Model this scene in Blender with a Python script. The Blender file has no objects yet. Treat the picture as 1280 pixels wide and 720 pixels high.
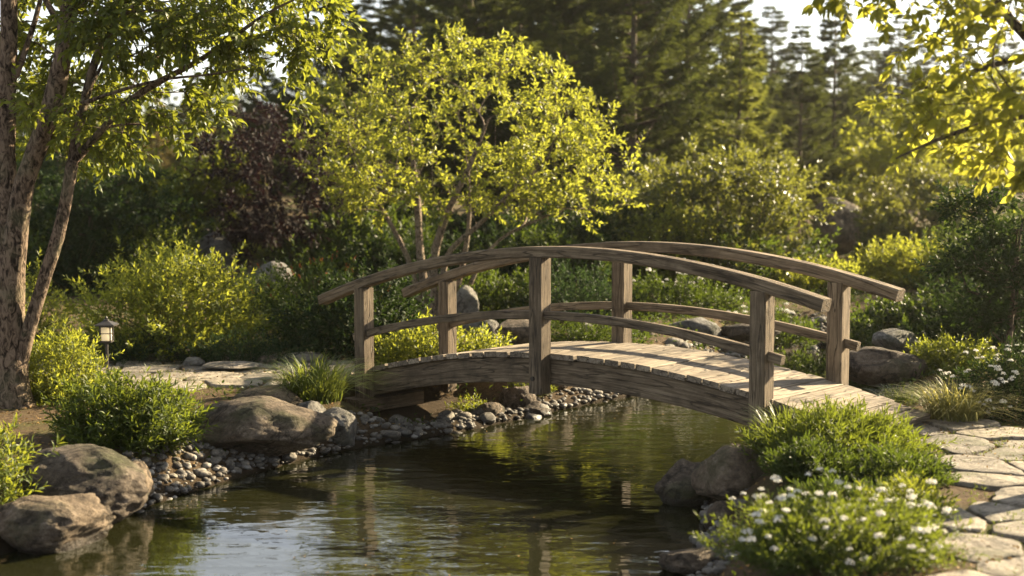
import bpy, math, random
import numpy as np
from mathutils import Vector, noise as mnoise

# ------------------------------------------------------------------ basics
scene = bpy.context.scene
COL = scene.collection
R = math.radians
F, HZ, CAMZ = 1772.0, 215.0, 2.15
TILT = math.atan((360 - HZ) / F)

def ray(px, py):
    x, y = (px - 640) / F, (360 - py) / F
    c, s = math.cos(TILT), math.sin(TILT)
    return np.array([x, c + y * s, -s + y * c])

def onz(px, py, z=0.0):
    d = ray(px, py)
    t = (z - CAMZ) / d[2]
    return np.array([d[0] * t, d[1] * t, z])

def atd(px, py, D):
    d = ray(px, py)
    return np.array([d[0] / d[1] * D, D, CAMZ + d[2] / d[1] * D])

def nz(v):
    v = np.asarray(v, float)
    return v / np.maximum(np.linalg.norm(v, axis=-1, keepdims=True), 1e-9)

# ------------------------------------------------------------------ materials
def newmat(name):
    m = bpy.data.materials.new(name)
    m.use_nodes = True
    nt = m.node_tree
    nt.nodes.clear()
    out = nt.nodes.new('ShaderNodeOutputMaterial')
    return m, nt, out

def N(nt, typ, **kw):
    n = nt.nodes.new(typ)
    for k, v in kw.items():
        if k.startswith('i_'):
            n.inputs[k[2:].replace('_', ' ')].default_value = v
        else:
            setattr(n, k, v)
    return n

def ramp(nt, stops, interp='LINEAR'):
    n = nt.nodes.new('ShaderNodeValToRGB')
    cr = n.color_ramp
    cr.interpolation = interp
    while len(cr.elements) < len(stops):
        cr.elements.new(0.5)
    for e, (p, c) in zip(cr.elements, stops):
        e.position = p
        e.color = (c[0], c[1], c[2], 1) if hasattr(c, '__len__') else (c, c, c, 1)
    return n

def mixc(nt, a, b, fac, blend='MIX'):
    n = nt.nodes.new('ShaderNodeMix')
    n.data_type = 'RGBA'
    n.blend_type = blend
    for sock, v in ((n.inputs[6], a), (n.inputs[7], b), (n.inputs[0], fac)):
        if hasattr(v, 'is_linked') or hasattr(v, 'links'):
            nt.links.new(v, sock)
        elif hasattr(v, '__len__'):
            sock.default_value = (v[0], v[1], v[2], 1)
        else:
            sock.default_value = v
    return n.outputs[2]

def mth(nt, op, a, b=None, clamp=False):
    n = nt.nodes.new('ShaderNodeMath')
    n.operation = op
    n.use_clamp = clamp
    for s, v in ((n.inputs[0], a), (n.inputs[1], b)):
        if v is None:
            continue
        if hasattr(v, 'links'):
            nt.links.new(v, s)
        else:
            s.default_value = v
    return n.outputs[0]

def noise_tex(nt, vec, scale, detail=5, rough=0.6, dist=0.0):
    n = nt.nodes.new('ShaderNodeTexNoise')
    n.inputs['Scale'].default_value = scale
    n.inputs['Detail'].default_value = detail
    n.inputs['Roughness'].default_value = rough
    n.inputs['Distortion'].default_value = dist
    if vec is not None:
        nt.links.new(vec, n.inputs['Vector'])
    return n.outputs['Fac']

def bump(nt, h, strength, dist, prev=None):
    b = nt.nodes.new('ShaderNodeBump')
    b.inputs['Strength'].default_value = strength
    b.inputs['Distance'].default_value = dist
    nt.links.new(h, b.inputs['Height'])
    if prev is not None:
        nt.links.new(prev, b.inputs['Normal'])
    return b.outputs['Normal']

def principled(nt, out, col, rough=0.8, normal=None, spec=0.3):
    p = nt.nodes.new('ShaderNodeBsdfPrincipled')
    if hasattr(col, 'links'):
        nt.links.new(col, p.inputs['Base Color'])
    else:
        p.inputs['Base Color'].default_value = (*col, 1)
    if hasattr(rough, 'links'):
        nt.links.new(rough, p.inputs['Roughness'])
    else:
        p.inputs['Roughness'].default_value = rough
    p.inputs['Specular IOR Level'].default_value = spec
    if normal is not None:
        nt.links.new(normal, p.inputs['Normal'])
    if out is not None:
        nt.links.new(p.outputs[0], out.inputs[0])
    return p

def leaf_mat(name, dark, light, trans, fac=0.45, rough=0.46, spec=0.28):
    m, nt, out = newmat(name)
    at = N(nt, 'ShaderNodeAttribute', attribute_name='rnd')
    r = ramp(nt, [(0.0, dark), (0.75, light), (1.0, [min(1, c * 1.25) for c in light])])
    nt.links.new(at.outputs['Fac'], r.inputs[0])
    p = principled(nt, None, r.outputs[0], rough, None, spec)
    t = nt.nodes.new('ShaderNodeBsdfTranslucent')
    r2 = ramp(nt, [(0.0, [c * 0.55 for c in trans]), (1.0, trans)])
    nt.links.new(at.outputs['Fac'], r2.inputs[0])
    nt.links.new(r2.outputs[0], t.inputs[0])
    mx = nt.nodes.new('ShaderNodeMixShader')
    mx.inputs[0].default_value = fac
    nt.links.new(p.outputs[0], mx.inputs[1])
    nt.links.new(t.outputs[0], mx.inputs[2])
    nt.links.new(mx.outputs[0], out.inputs[0])
    return m

WATER = -0.42
M = {}
YG = (0.36, 0.40, 0.035)
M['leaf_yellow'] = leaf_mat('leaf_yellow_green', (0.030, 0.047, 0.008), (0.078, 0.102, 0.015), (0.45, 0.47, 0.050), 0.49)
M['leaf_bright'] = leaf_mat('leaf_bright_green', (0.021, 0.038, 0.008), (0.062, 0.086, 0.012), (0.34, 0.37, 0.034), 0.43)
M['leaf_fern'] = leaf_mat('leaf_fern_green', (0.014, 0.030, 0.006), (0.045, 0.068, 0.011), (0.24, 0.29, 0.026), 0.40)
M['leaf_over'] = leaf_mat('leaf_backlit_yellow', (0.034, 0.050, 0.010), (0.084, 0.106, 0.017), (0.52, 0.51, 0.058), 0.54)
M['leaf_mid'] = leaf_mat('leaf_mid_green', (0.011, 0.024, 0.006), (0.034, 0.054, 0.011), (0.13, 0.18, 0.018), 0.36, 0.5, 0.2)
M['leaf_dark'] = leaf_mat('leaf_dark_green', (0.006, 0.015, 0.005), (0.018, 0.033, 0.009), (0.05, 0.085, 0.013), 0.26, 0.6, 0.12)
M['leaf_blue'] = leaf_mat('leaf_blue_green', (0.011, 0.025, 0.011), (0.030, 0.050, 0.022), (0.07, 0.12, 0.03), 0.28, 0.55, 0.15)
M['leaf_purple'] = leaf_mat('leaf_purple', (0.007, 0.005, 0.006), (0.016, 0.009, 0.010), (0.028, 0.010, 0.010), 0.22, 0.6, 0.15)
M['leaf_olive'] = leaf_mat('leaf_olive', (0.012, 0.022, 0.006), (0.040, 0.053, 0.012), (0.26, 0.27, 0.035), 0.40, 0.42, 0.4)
M['leaf_red'] = leaf_mat('leaf_red_tip', (0.10, 0.035, 0.014), (0.16, 0.055, 0.02), (0.4, 0.12, 0.03), 0.4)
M['needle'] = leaf_mat('conifer_needles', (0.009, 0.019, 0.007), (0.028, 0.043, 0.012), (0.14, 0.165, 0.03), 0.34, 0.6, 0.15)
M['needle_light'] = leaf_mat('conifer_needles_light', (0.032, 0.048, 0.014), (0.072, 0.088, 0.022), (0.30, 0.32, 0.05), 0.42)
M['needle_brown'] = leaf_mat('conifer_needles_brown', (0.055, 0.050, 0.020), (0.110, 0.090, 0.032), (0.32, 0.25, 0.07), 0.4)
M['grass'] = leaf_mat('grass_blade', (0.026, 0.045, 0.010), (0.066, 0.088, 0.018), (0.24, 0.28, 0.04), 0.4)
M['grass_pale'] = leaf_mat('grass_blade_pale', (0.10, 0.11, 0.03), (0.20, 0.19, 0.065), (0.42, 0.38, 0.10), 0.4)
M['petal'] = leaf_mat('white_petal', (0.62, 0.60, 0.55), (0.80, 0.78, 0.72), (0.75, 0.72, 0.65), 0.35, 0.6, 0.1)
M['petal_pink'] = leaf_mat('pink_petal', (0.60, 0.42, 0.42), (0.78, 0.62, 0.60), (0.7, 0.5, 0.45), 0.35, 0.6, 0.1)
M['litter'] = leaf_mat('dry_leaf', (0.10, 0.060, 0.026), (0.24, 0.155, 0.06), (0.2, 0.12, 0.03), 0.2, 0.7, 0.1)

def bark_mat(name, a, b, scale=1.0):
    m, nt, out = newmat(name)
    tc = nt.nodes.new('ShaderNodeTexCoord')
    mp = nt.nodes.new('ShaderNodeMapping')
    mp.inputs['Scale'].default_value = (13 * scale, 13 * scale, 6.0 * scale)
    nt.links.new(tc.outputs['Object'], mp.inputs[0])
    n1 = noise_tex(nt, mp.outputs[0], 1.6, 6, 0.62, 1.3)
    n2 = noise_tex(nt, tc.outputs['Object'], 3.0 * scale, 4, 0.6)
    r = ramp(nt, [(0.38, [c * 0.22 for c in a]), (0.46, a), (0.56, b), (0.75, [c * 1.3 for c in b])])
    nt.links.new(n1, r.inputs[0])
    c = mixc(nt, r.outputs[0], (0.12, 0.13, 0.07), mth(nt, 'MULTIPLY', mth(nt, 'SUBTRACT', n2, 0.5, True), 1.6, True))
    principled(nt, out, c, 0.9, bump(nt, n1, 1.0, 0.035 / scale), 0.15)
    return m
M['bark'] = bark_mat('bark_flaky', (0.075, 0.052, 0.037), (0.165, 0.122, 0.088))
M['bark_grey'] = bark_mat('bark_grey', (0.12, 0.09, 0.065), (0.23, 0.18, 0.135), 1.6)
M['bark_dark'] = bark_mat('bark_dark', (0.06, 0.045, 0.034), (0.12, 0.09, 0.07))
M['stem'] = bark_mat('stem', (0.07, 0.06, 0.03), (0.13, 0.11, 0.055), 3)

def wood_mat(name, a, b, grey):
    m, nt, out = newmat(name)
    at = N(nt, 'ShaderNodeAttribute', attribute_name='gco')
    rn = N(nt, 'ShaderNodeAttribute', attribute_name='rnd')
    off = nt.nodes.new('ShaderNodeVectorMath'); off.operation = 'ADD'
    comb = nt.nodes.new('ShaderNodeCombineXYZ')
    for i in range(3):
        nt.links.new(mth(nt, 'MULTIPLY', rn.outputs['Fac'], 37.0 + 11 * i), comb.inputs[i])
    nt.links.new(at.outputs['Vector'], off.inputs[0]); nt.links.new(comb.outputs[0], off.inputs[1])
    mp = nt.nodes.new('ShaderNodeMapping'); mp.inputs['Scale'].default_value = (1.3, 26, 26)
    nt.links.new(off.outputs[0], mp.inputs[0])
    g = noise_tex(nt, mp.outputs[0], 2.0, 7, 0.7, 0.35)
    mp2 = nt.nodes.new('ShaderNodeMapping'); mp2.inputs['Scale'].default_value = (0.7, 9, 9)
    nt.links.new(off.outputs[0], mp2.inputs[0])
    cr = noise_tex(nt, mp2.outputs[0], 1.6, 3, 0.5, 0.25)
    blot = noise_tex(nt, off.outputs[0], 3.2, 5, 0.65, 0.4)
    r = ramp(nt, [(0.25, [c * 0.6 for c in a]), (0.45, a), (0.62, b), (0.85, grey)])
    nt.links.new(g, r.inputs[0])
    c = mixc(nt, r.outputs[0], [x * 0.42 for x in a], mth(nt, 'MULTIPLY', mth(nt, 'SUBTRACT', blot, 0.46, True), 3.2, True))
    tint = ramp(nt, [(0, (0.62, 0.60, 0.58)), (0.5, (0.95, 0.93, 0.9)), (1, (1.22, 1.2, 1.16))])
    nt.links.new(rn.outputs['Fac'], tint.inputs[0])
    c = mixc(nt, c, tint.outputs[0], 1.0, 'MULTIPLY')
    # splits along the grain
    d = mth(nt, 'ABSOLUTE', mth(nt, 'SUBTRACT', cr, 0.5))
    crack = ramp(nt, [(0.0, 1.0), (0.012, 0.75), (0.026, 0.0)])
    nt.links.new(d, crack.inputs[0])
    c = mixc(nt, c, (0.018, 0.013, 0.009), mth(nt, 'MULTIPLY', crack.outputs[0], 0.7))
    h = mth(nt, 'SUBTRACT', mth(nt, 'MULTIPLY', g, 0.6), crack.outputs[0])
    principled(nt, out, c, 0.78, bump(nt, h, 0.8, 0.010), 0.25)
    return m
M['wood'] = wood_mat('weathered_timber', (0.118, 0.088, 0.058), (0.215, 0.168, 0.116), (0.31, 0.255, 0.188))
M['wood_deck'] = wood_mat('weathered_deck_boards', (0.185, 0.150, 0.112), (0.29, 0.245, 0.19), (0.37, 0.325, 0.265))
M['wood_dark'] = wood_mat('damp_timber', (0.11, 0.078, 0.05), (0.19, 0.14, 0.09), (0.26, 0.2, 0.14))

def rock_mat(name, dark, mid, light, bscale=1.0, moss=0.25, bmp=0.7):
    m, nt, out = newmat(name)
    tc = nt.nodes.new('ShaderNodeTexCoord')
    oi = nt.nodes.new('ShaderNodeObjectInfo')
    addv = nt.nodes.new('ShaderNodeVectorMath'); addv.operation = 'ADD'
    geo = nt.nodes.new('ShaderNodeNewGeometry')
    nt.links.new(geo.outputs['Position'], addv.inputs[0]); nt.links.new(oi.outputs['Location'], addv.inputs[1])
    v = addv.outputs[0]
    n1 = noise_tex(nt, v, 3.2 * bscale, 9, 0.66, 0.7)
    n2 = noise_tex(nt, v, 22 * bscale, 8, 0.72)
    n3 = noise_tex(nt, v, 2.1 * bscale, 4, 0.55, 0.3)
    n4 = noise_tex(nt, v, 90 * bscale, 4, 0.7)
    r = ramp(nt, [(0.36, dark), (0.49, mid), (0.62, light)])
    nt.links.new(mth(nt, 'ADD', mth(nt, 'MULTIPLY', n1, 0.6), mth(nt, 'MULTIPLY', n2, 0.4)), r.inputs[0])
    sp = ramp(nt, [(0.34, 0.45), (0.46, 1.0), (0.62, 1.0), (0.72, 1.3)])
    nt.links.new(n4, sp.inputs[0])
    c = mixc(nt, r.outputs[0], sp.outputs[0], 0.7, 'MULTIPLY')
    tint = ramp(nt, [(0, (0.66, 0.66, 0.68)), (0.5, (1.0, 0.97, 0.93)), (1, (1.3, 1.24, 1.14))])
    nt.links.new(oi.outputs['Random'], tint.inputs[0])
    c = mixc(nt, c, tint.outputs[0], 0.8, 'MULTIPLY')
    c = mixc(nt, c, (0.055, 0.065, 0.022), mth(nt, 'MULTIPLY', mth(nt, 'MULTIPLY', mth(nt, 'SUBTRACT', n3, 0.52, True), 7, True), moss))
    li = mth(nt, 'MULTIPLY', mth(nt, 'SUBTRACT', noise_tex(nt, v, 8.5 * bscale, 6, 0.7, 0.2), 0.59, True), 14.0, True)
    c = mixc(nt, c, [min(.5, x * 1.15 + .02) for x in light], mth(nt, 'MULTIPLY', li, 0.6))
    n5 = noise_tex(nt, v, 1.7 * bscale, 5, 0.55, 1.2)
    cr = ramp(nt, [(0.0, 1.0), (0.010, 0.7), (0.028, 0.0)])
    nt.links.new(mth(nt, 'ABSOLUTE', mth(nt, 'SUBTRACT', n5, 0.5)), cr.inputs[0])
    c = mixc(nt, c, [x * 0.5 for x in dark], mth(nt, 'MULTIPLY', cr.outputs[0], 0.75))
    sep = nt.nodes.new('ShaderNodeSeparateXYZ'); nt.links.new(geo.outputs['Position'], sep.inputs[0])
    wet = mth(nt, 'MULTIPLY', mth(nt, 'SUBTRACT', mth(nt, 'ADD', WATER + 0.075, mth(nt, 'MULTIPLY', mth(nt, 'SUBTRACT', n1, 0.5), 0.12)), sep.outputs[2]), 40.0, True)
    c = mixc(nt, c, [x * 0.7 for x in dark], mth(nt, 'MULTIPLY', wet, 0.75))
    rgh = mth(nt, 'SUBTRACT', 0.84, mth(nt, 'MULTIPLY', wet, 0.5))
    nb = bump(nt, n1, bmp, 0.16 / bscale)
    nb = bump(nt, mth(nt, 'SUBTRACT', 1.0, cr.outputs[0]), bmp * 0.6, 0.03 / bscale, nb)
    nb = bump(nt, n2, bmp, 0.045 / bscale, nb)
    nb = bump(nt, n4, bmp * 0.8, 0.009 / bscale, nb)
    principled(nt, out, c, rgh, nb, 0.3)
    return m
M['rock'] = rock_mat('boulder_stone', (0.035, 0.027, 0.021), (0.120, 0.093, 0.069), (0.26, 0.208, 0.158), 1.0, 0.6, 1.0)
M['rock_grey'] = rock_mat('grey_boulder_stone', (0.06, 0.057, 0.053), (0.155, 0.148, 0.138), (0.27, 0.26, 0.24), 1.0, 0.45, 0.9)
M['pebble'] = rock_mat('pebble_stone', (0.05, 0.046, 0.042), (0.125, 0.113, 0.10), (0.22, 0.205, 0.185), 3.0, 0.1, 0.3)
M['flag'] = rock_mat('flagstone', (0.11, 0.096, 0.078), (0.225, 0.198, 0.165), (0.315, 0.282, 0.238), 1.3, 0.5, 0.6)

def shingle_mat():
    m, nt, out = newmat('shingle_stone')
    at = N(nt, 'ShaderNodeAttribute', attribute_name='rnd'); geo = nt.nodes.new('ShaderNodeNewGeometry')
    r = ramp(nt, [(0, (0.025, 0.022, 0.02)), (0.4, (0.075, 0.067, 0.058)), (0.75, (0.13, 0.118, 0.103)), (1, (0.24, 0.225, 0.205))])
    nt.links.new(at.outputs['Fac'], r.inputs[0])
    n = noise_tex(nt, geo.outputs['Position'], 60, 4, 0.7)
    c = mixc(nt, r.outputs[0], (0.07, 0.06, 0.05), mth(nt, 'MULTIPLY', mth(nt, 'SUBTRACT', n, 0.5, True), 3, True))
    principled(nt, out, c, 0.7, bump(nt, n, 0.5, 0.01), 0.35)
    return m
M['shingle'] = shingle_mat()

def plain(name, col, rough=0.5, spec=0.5, metal=0.0):
    m, nt, out = newmat(name)
    tc = nt.nodes.new('ShaderNodeTexCoord')
    n = noise_tex(nt, tc.outputs['Object'], 30, 4, 0.6)
    r = ramp(nt, [(0.3, [c * 0.8 for c in col]), (0.7, [c * 1.15 for c in col])])
    nt.links.new(n, r.inputs[0])
    p = principled(nt, out, r.outputs[0], rough, bump(nt, n, 0.2, 0.002), spec)
    p.inputs['Metallic'].default_value = metal
    return m
M['black_metal'] = plain('painted_dark_metal', (0.028, 0.024, 0.021), 0.45)
M['bolt'] = plain('rusty_bolt', (0.05, 0.04, 0.034), 0.55, 0.5, 0.6)
def glass_mat():
    m, nt, out = newmat('frosted_lamp_glass')
    p = principled(nt, None, (0.80, 0.76, 0.68), 0.4)
    t = nt.nodes.new('ShaderNodeBsdfTranslucent'); t.inputs[0].default_value = (0.85, 0.80, 0.68, 1)
    mx = nt.nodes.new('ShaderNodeMixShader'); mx.inputs[0].default_value = 0.6
    nt.links.new(p.outputs[0], mx.inputs[1]); nt.links.new(t.outputs[0], mx.inputs[2]); nt.links.new(mx.outputs[0], out.inputs[0])
    return m
M['lamp_glass'] = glass_mat()

def ground_mat():
    m, nt, out = newmat('garden_soil')
    geo = nt.nodes.new('ShaderNodeNewGeometry')
    v = geo.outputs['Position']
    n1 = noise_tex(nt, v, 0.9, 6, 0.6)
    n2 = noise_tex(nt, v, 14, 7, 0.7)
    n3 = noise_tex(nt, v, 70, 5, 0.7)
    soil = ramp(nt, [(0.3, (0.030, 0.020, 0.012)), (0.5, (0.085, 0.058, 0.034)), (0.68, (0.16, 0.115, 0.07))])
    nt.links.new(mth(nt, 'ADD', mth(nt, 'MULTIPLY', n2, 0.5), mth(nt, 'MULTIPLY', n3, 0.5)), soil.inputs[0])
    moss = ramp(nt, [(0.35, (0.030, 0.040, 0.010)), (0.65, (0.080, 0.095, 0.022))])
    nt.links.new(n3, moss.inputs[0])
    f = mth(nt, 'MULTIPLY', mth(nt, 'SUBTRACT', mth(nt, 'ADD', mth(nt, 'MULTIPLY', n1, 0.75), mth(nt, 'MULTIPLY', n2, 0.25)), 0.5, True), 9, True)
    sep = nt.nodes.new('ShaderNodeSeparateXYZ'); nt.links.new(v, sep.inputs[0])
    hi = mth(nt, 'MULTIPLY', mth(nt, 'ADD', sep.outputs[2], 0.26), 6.0, True)
    c = mixc(nt, soil.outputs[0], moss.outputs[0], mth(nt, 'MULTIPLY', f, hi))
    c = mixc(nt, (0.022, 0.016, 0.010), c, mth(nt, 'MULTIPLY', mth(nt, 'ADD', sep.outputs[2], 0.42), 5.0, True))
    nb = bump(nt, n2, 0.8, 0.06)
    nb = bump(nt, n3, 0.8, 0.016, nb)
    principled(nt, out, c, 0.95, nb, 0.1)
    return m
M['ground'] = ground_mat()

def water_mat():
    m, nt, out = newmat('pond_water')
    geo = nt.nodes.new('ShaderNodeNewGeometry')
    mp = nt.nodes.new('ShaderNodeMapping')
    mp.inputs['Scale'].default_value = (0.8, 2.0, 1)
    nt.links.new(geo.outputs['Position'], mp.inputs[0])
    n1 = noise_tex(nt, mp.outputs[0], 2.6, 3, 0.5, 0.4)
    n2 = noise_tex(nt, mp.outputs[0], 0.6, 2, 0.5)
    h = mth(nt, 'ADD', mth(nt, 'MULTIPLY', n1, 0.5), mth(nt, 'MULTIPLY', n2, 0.9))
    n3 = noise_tex(nt, mp.outputs[0], 5.5, 2, 0.5, 0.6)
    patch = mth(nt, 'MULTIPLY', mth(nt, 'SUBTRACT', noise_tex(nt, geo.outputs['Position'], 0.35, 2, 0.5), 0.44, True), 5.0, True)
    h = mth(nt, 'ADD', h, mth(nt, 'MULTIPLY', mth(nt, 'MULTIPLY', n3, patch), 0.45))
    nb = bump(nt, h, 0.13, 0.10)
    fr = nt.nodes.new('ShaderNodeFresnel'); fr.inputs['IOR'].default_value = 2.1
    nt.links.new(nb, fr.inputs['Normal'])
    d = nt.nodes.new('ShaderNodeBsdfDiffuse'); d.inputs[0].default_value = (0.020, 0.021, 0.007, 1)
    t = nt.nodes.new('ShaderNodeBsdfTransparent'); t.inputs[0].default_value = (0.34, 0.37, 0.20, 1)
    mx = nt.nodes.new('ShaderNodeMixShader'); mx.inputs[0].default_value = 0.45
    nt.links.new(d.outputs[0], mx.inputs[1]); nt.links.new(t.outputs[0], mx.inputs[2])
    g = nt.nodes.new('ShaderNodeBsdfGlossy'); g.inputs['Roughness'].default_value = 0.015
    g.inputs[0].default_value = (1, 1, 1, 1)
    nt.links.new(nb, g.inputs['Normal'])
    mx2 = nt.nodes.new('ShaderNodeMixShader')
    nt.links.new(fr.outputs[0], mx2.inputs[0])
    nt.links.new(mx.outputs[0], mx2.inputs[1]); nt.links.new(g.outputs[0], mx2.inputs[2])
    nt.links.new(mx2.outputs[0], out.inputs[0])
    return m
M['water'] = water_mat()

# ------------------------------------------------------------------ object helpers
def link(o, parent=None):
    COL.objects.link(o)
    if parent is not None:
        o.parent = parent
    return o

def tag(o, label=None, cat=None, group=None, kind=None):
    if label: o['label'] = label
    if cat: o['category'] = cat
    if group: o['group'] = group
    if kind: o['kind'] = kind
    return o

def empty(name, loc, label, cat, group=None, rz=0.0):
    o = bpy.data.objects.new(name, None)
    o.empty_display_size = 0.1
    o.location = tuple(float(x) for x in loc)
    o.rotation_euler = (0, 0, rz)
    link(o)
    return tag(o, label, cat, group)

def mesh_obj(name, V, faces, mat, parent=None, attrs=None, smooth=False):
    """V: (n,3); faces: list of index arrays, each array (k,m) with m corners."""
    me = bpy.data.meshes.new(name)
    V = np.ascontiguousarray(V, dtype=np.float32)
    me.vertices.add(len(V))
    me.vertices.foreach_set('co', V.ravel())
    loops, starts, tot = [], [], 0
    for fa in faces:
        fa = np.asarray(fa, dtype=np.int32)
        if fa.size == 0: continue
        k, m_ = fa.shape
        loops.append(fa.ravel())
        starts.append(tot + np.arange(k, dtype=np.int32) * m_)
        tot += k * m_
    loops = np.concatenate(loops); starts = np.concatenate(starts)
    me.loops.add(tot); me.polygons.add(len(starts))
    me.loops.foreach_set('vertex_index', loops)
    me.polygons.foreach_set('loop_start', starts.astype(np.int32))
    me.update(calc_edges=True)
    me.polygons.foreach_set('use_smooth', np.full(len(starts), bool(smooth)))
    for k, a in (attrs or {}).items():
        a = np.ascontiguousarray(a, dtype=np.float32)
        if a.ndim == 1:
            at = me.attributes.new(k, 'FLOAT', 'POINT'); at.data.foreach_set('value', a)
        else:
            at = me.attributes.new(k, 'FLOAT_VECTOR', 'POINT'); at.data.foreach_set('vector', a.ravel())
    me.materials.append(mat)
    o = bpy.data.objects.new(name, me)
    return link(o, parent)

class MB:
    """collects pieces of one mesh"""
    def __init__(s): s.V, s.Fc, s.A, s.n = [], {}, {}, 0
    def add(s, V, faces, **attrs):
        V = np.asarray(V, float)
        for fa in faces:
            fa = np.asarray(fa, dtype=np.int64)
            if fa.size: s.Fc.setdefault(fa.shape[1], []).append(fa + s.n)
        for k, a in attrs.items(): s.A.setdefault(k, []).append(np.broadcast_to(a, (len(V),) + np.shape(a)[1:]) if np.ndim(a) else np.full(len(V), a))
        s.V.append(V); s.n += len(V)
    def build(s, name, mat, parent=None, smooth=False):
        return mesh_obj(name, np.concatenate(s.V), [np.concatenate(f) for f in s.Fc.values()], mat, parent,
                        {k: np.concatenate(a) for k, a in s.A.items()}, smooth)

def tube_arrays(P, r, sides):
    P = np.asarray(P, float); n = len(P)
    T = np.gradient(P, axis=0); T = nz(T)
    ref = np.array([0.0, 0.0, 1.0]) if abs(T[0][2]) < 0.9 else np.array([1.0, 0, 0])
    u = nz(np.cross(T[0], ref)); U = np.zeros((n, 3))
    for i in range(n):
        u = u - T[i] * np.dot(u, T[i]); u = u / max(np.linalg.norm(u), 1e-9); U[i] = u
    W = np.cross(T, U)
    a = np.arange(sides) * 2 * math.pi / sides
    V = P[:, None] + (U[:, None] * np.cos(a)[None, :, None] + W[:, None] * np.sin(a)[None, :, None]) * np.asarray(r)[:, None, None]
    i = np.arange(n - 1)[:, None] * sides; j = np.arange(sides)[None]; j2 = (j + 1) % sides
    Q = np.stack([i + j, i + j2, i + sides + j2, i + sides + j], -1).reshape(-1, 4)
    return V.reshape(-1, 3), Q

def sweep(mb, path, sec, gl=None, rnd=0.5, side=None, up=None):
    """closed section (k,2) swept along path with fixed side axis; caps at both ends"""
    P = np.asarray(path, float); k = len(sec); n = len(P)
    T = nz(np.gradient(P, axis=0))
    if side is not None:
        S = np.broadcast_to(np.asarray(side, float), P.shape); U = nz(np.cross(S, T))
    else:
        U = np.broadcast_to(np.asarray(up, float), P.shape); S = nz(np.cross(T, U))
    V = P[:, None] + S[:, None] * sec[None, :, 0:1] + U[:, None] * sec[None, :, 1:2]
    L = np.concatenate([[0], np.cumsum(np.linalg.norm(np.diff(P, axis=0), axis=1))])
    g = np.stack([np.broadcast_to(L[:, None], (n, k)), np.broadcast_to(sec[None, :, 0], (n, k)), np.broadcast_to(sec[None, :, 1], (n, k))], -1).reshape(-1, 3)
    i = np.arange(n - 1)[:, None] * k; j = np.arange(k)[None]; j2 = (j + 1) % k
    Q = np.stack([i + j, i + j2, i + k + j2, i + k + j], -1).reshape(-1, 4)
    caps = np.stack([np.arange(k)[::-1], (n - 1) * k + np.arange(k)])
    mb.add(V.reshape(-1, 3), [Q, caps], gco=g, rnd=rnd)

def rect(w, h, c):
    w, h = w / 2, h / 2
    return np.array([(-w + c, -h), (w - c, -h), (w, -h + c), (w, h - c), (w - c, h), (-w + c, h), (-w, h - c), (-w, -h + c)])

# ------------------------------------------------------------------ terrain
POND = np.array([(-4.6, 4.0), (-4.2, 7.0), (-3.8, 8.8), (-3.46, 9.9), (-3.02, 10.7), (-2.75, 11.45), (-2.35, 12.2), (-1.85, 13.05), (-1.35, 13.6),
    (-0.64, 14.2), (0.0, 14.95), (0.55, 15.7), (1.5, 16.7), (2.6, 18.2), (3.4, 19.8), (4.3, 21.2), (5.6, 21.6), (6.0, 20.2), (5.0, 18.0), (4.1, 16.0),
    (3.35, 14.2), (2.85, 13.0), (2.45, 12.3), (1.95, 11.95), (1.62, 11.5), (1.5, 10.9), (1.42, 10.2), (1.22, 9.4), (1.0, 8.0), (0.8, 6.0), (0.2, 4.2), (-2.0, 3.4)]) * 0.97

def inpoly(X, Y, P):
    ins = np.zeros(np.shape(X), bool)
    for (x1, y1), (x2, y2) in zip(P, np.roll(P, -1, axis=0)):
        c = ((y1 > Y) != (y2 > Y)) & (X < (x2 - x1) * (Y - y1) / (y2 - y1 + 1e-12) + x1)
        ins ^= c
    return ins

def sdist(X, Y, P):
    X = np.asarray(X, float); Y = np.asarray(Y, float)
    best = np.full(X.shape, 1e9)
    for (x1, y1), (x2, y2) in zip(P, np.roll(P, -1, axis=0)):
        dx, dy = x2 - x1, y2 - y1
        t = np.clip(((X - x1) * dx + (Y - y1) * dy) / (dx * dx + dy * dy), 0, 1)
        best = np.minimum(best, np.hypot(X - x1 - t * dx, Y - y1 - t * dy))
    return np.where(inpoly(X, Y, P), -best, best)

def vnoise(X, Y, s, seed=0.0):
    return (np.sin(X * s + 1.3 + seed) * np.cos(Y * s * 1.13 + 0.7 + seed * 2) + 0.5 * np.sin(X * s * 2.3 + Y * s * 1.7 + seed) + 0.3 * np.cos(Y * s * 3.9 - X * s * 3.1 + seed)) / 1.8

WATER = -0.42
def sst(x): x = np.clip(x, 0, 1); return x * x * (3 - 2 * x)
def H(X, Y):
    X = np.asarray(X, float); Y = np.asarray(Y, float)
    sd = sdist(X, Y, POND)
    base = -0.07 + 0.12 * sst((X + 0.5) / 3.0)
    far = np.clip(Y - 19, 0, 1e9)
    base = base + 0.022 * np.minimum(far, 60) + vnoise(X, Y, 0.35) * 0.12 * sst(far / 6) + vnoise(X, Y, 1.7, 3) * 0.012
    h = WATER + (base - WATER) * sst(sd / 0.85 + 0.12) ** 0.9
    h = np.where(sd > 0, h, np.maximum(WATER - 0.02 + sd * 0.55, -1.15))
    bu = (X - .668) * .739 - (Y - 13.417) * .674; bv = (X - .668) * .674 + (Y - 13.417) * .739
    k = sst((bu + 2.68) / .22) * sst((2.55 - bu) / .3) * sst((bv + 1.35) / .5) * sst((1.3 - bv) / .5)
    return np.where(h > WATER + .06, h + (np.maximum(WATER + .06, h - .27) - h) * k, h)
def HH(x, y): return float(H(np.array([x]), np.array([y]))[0])

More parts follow.
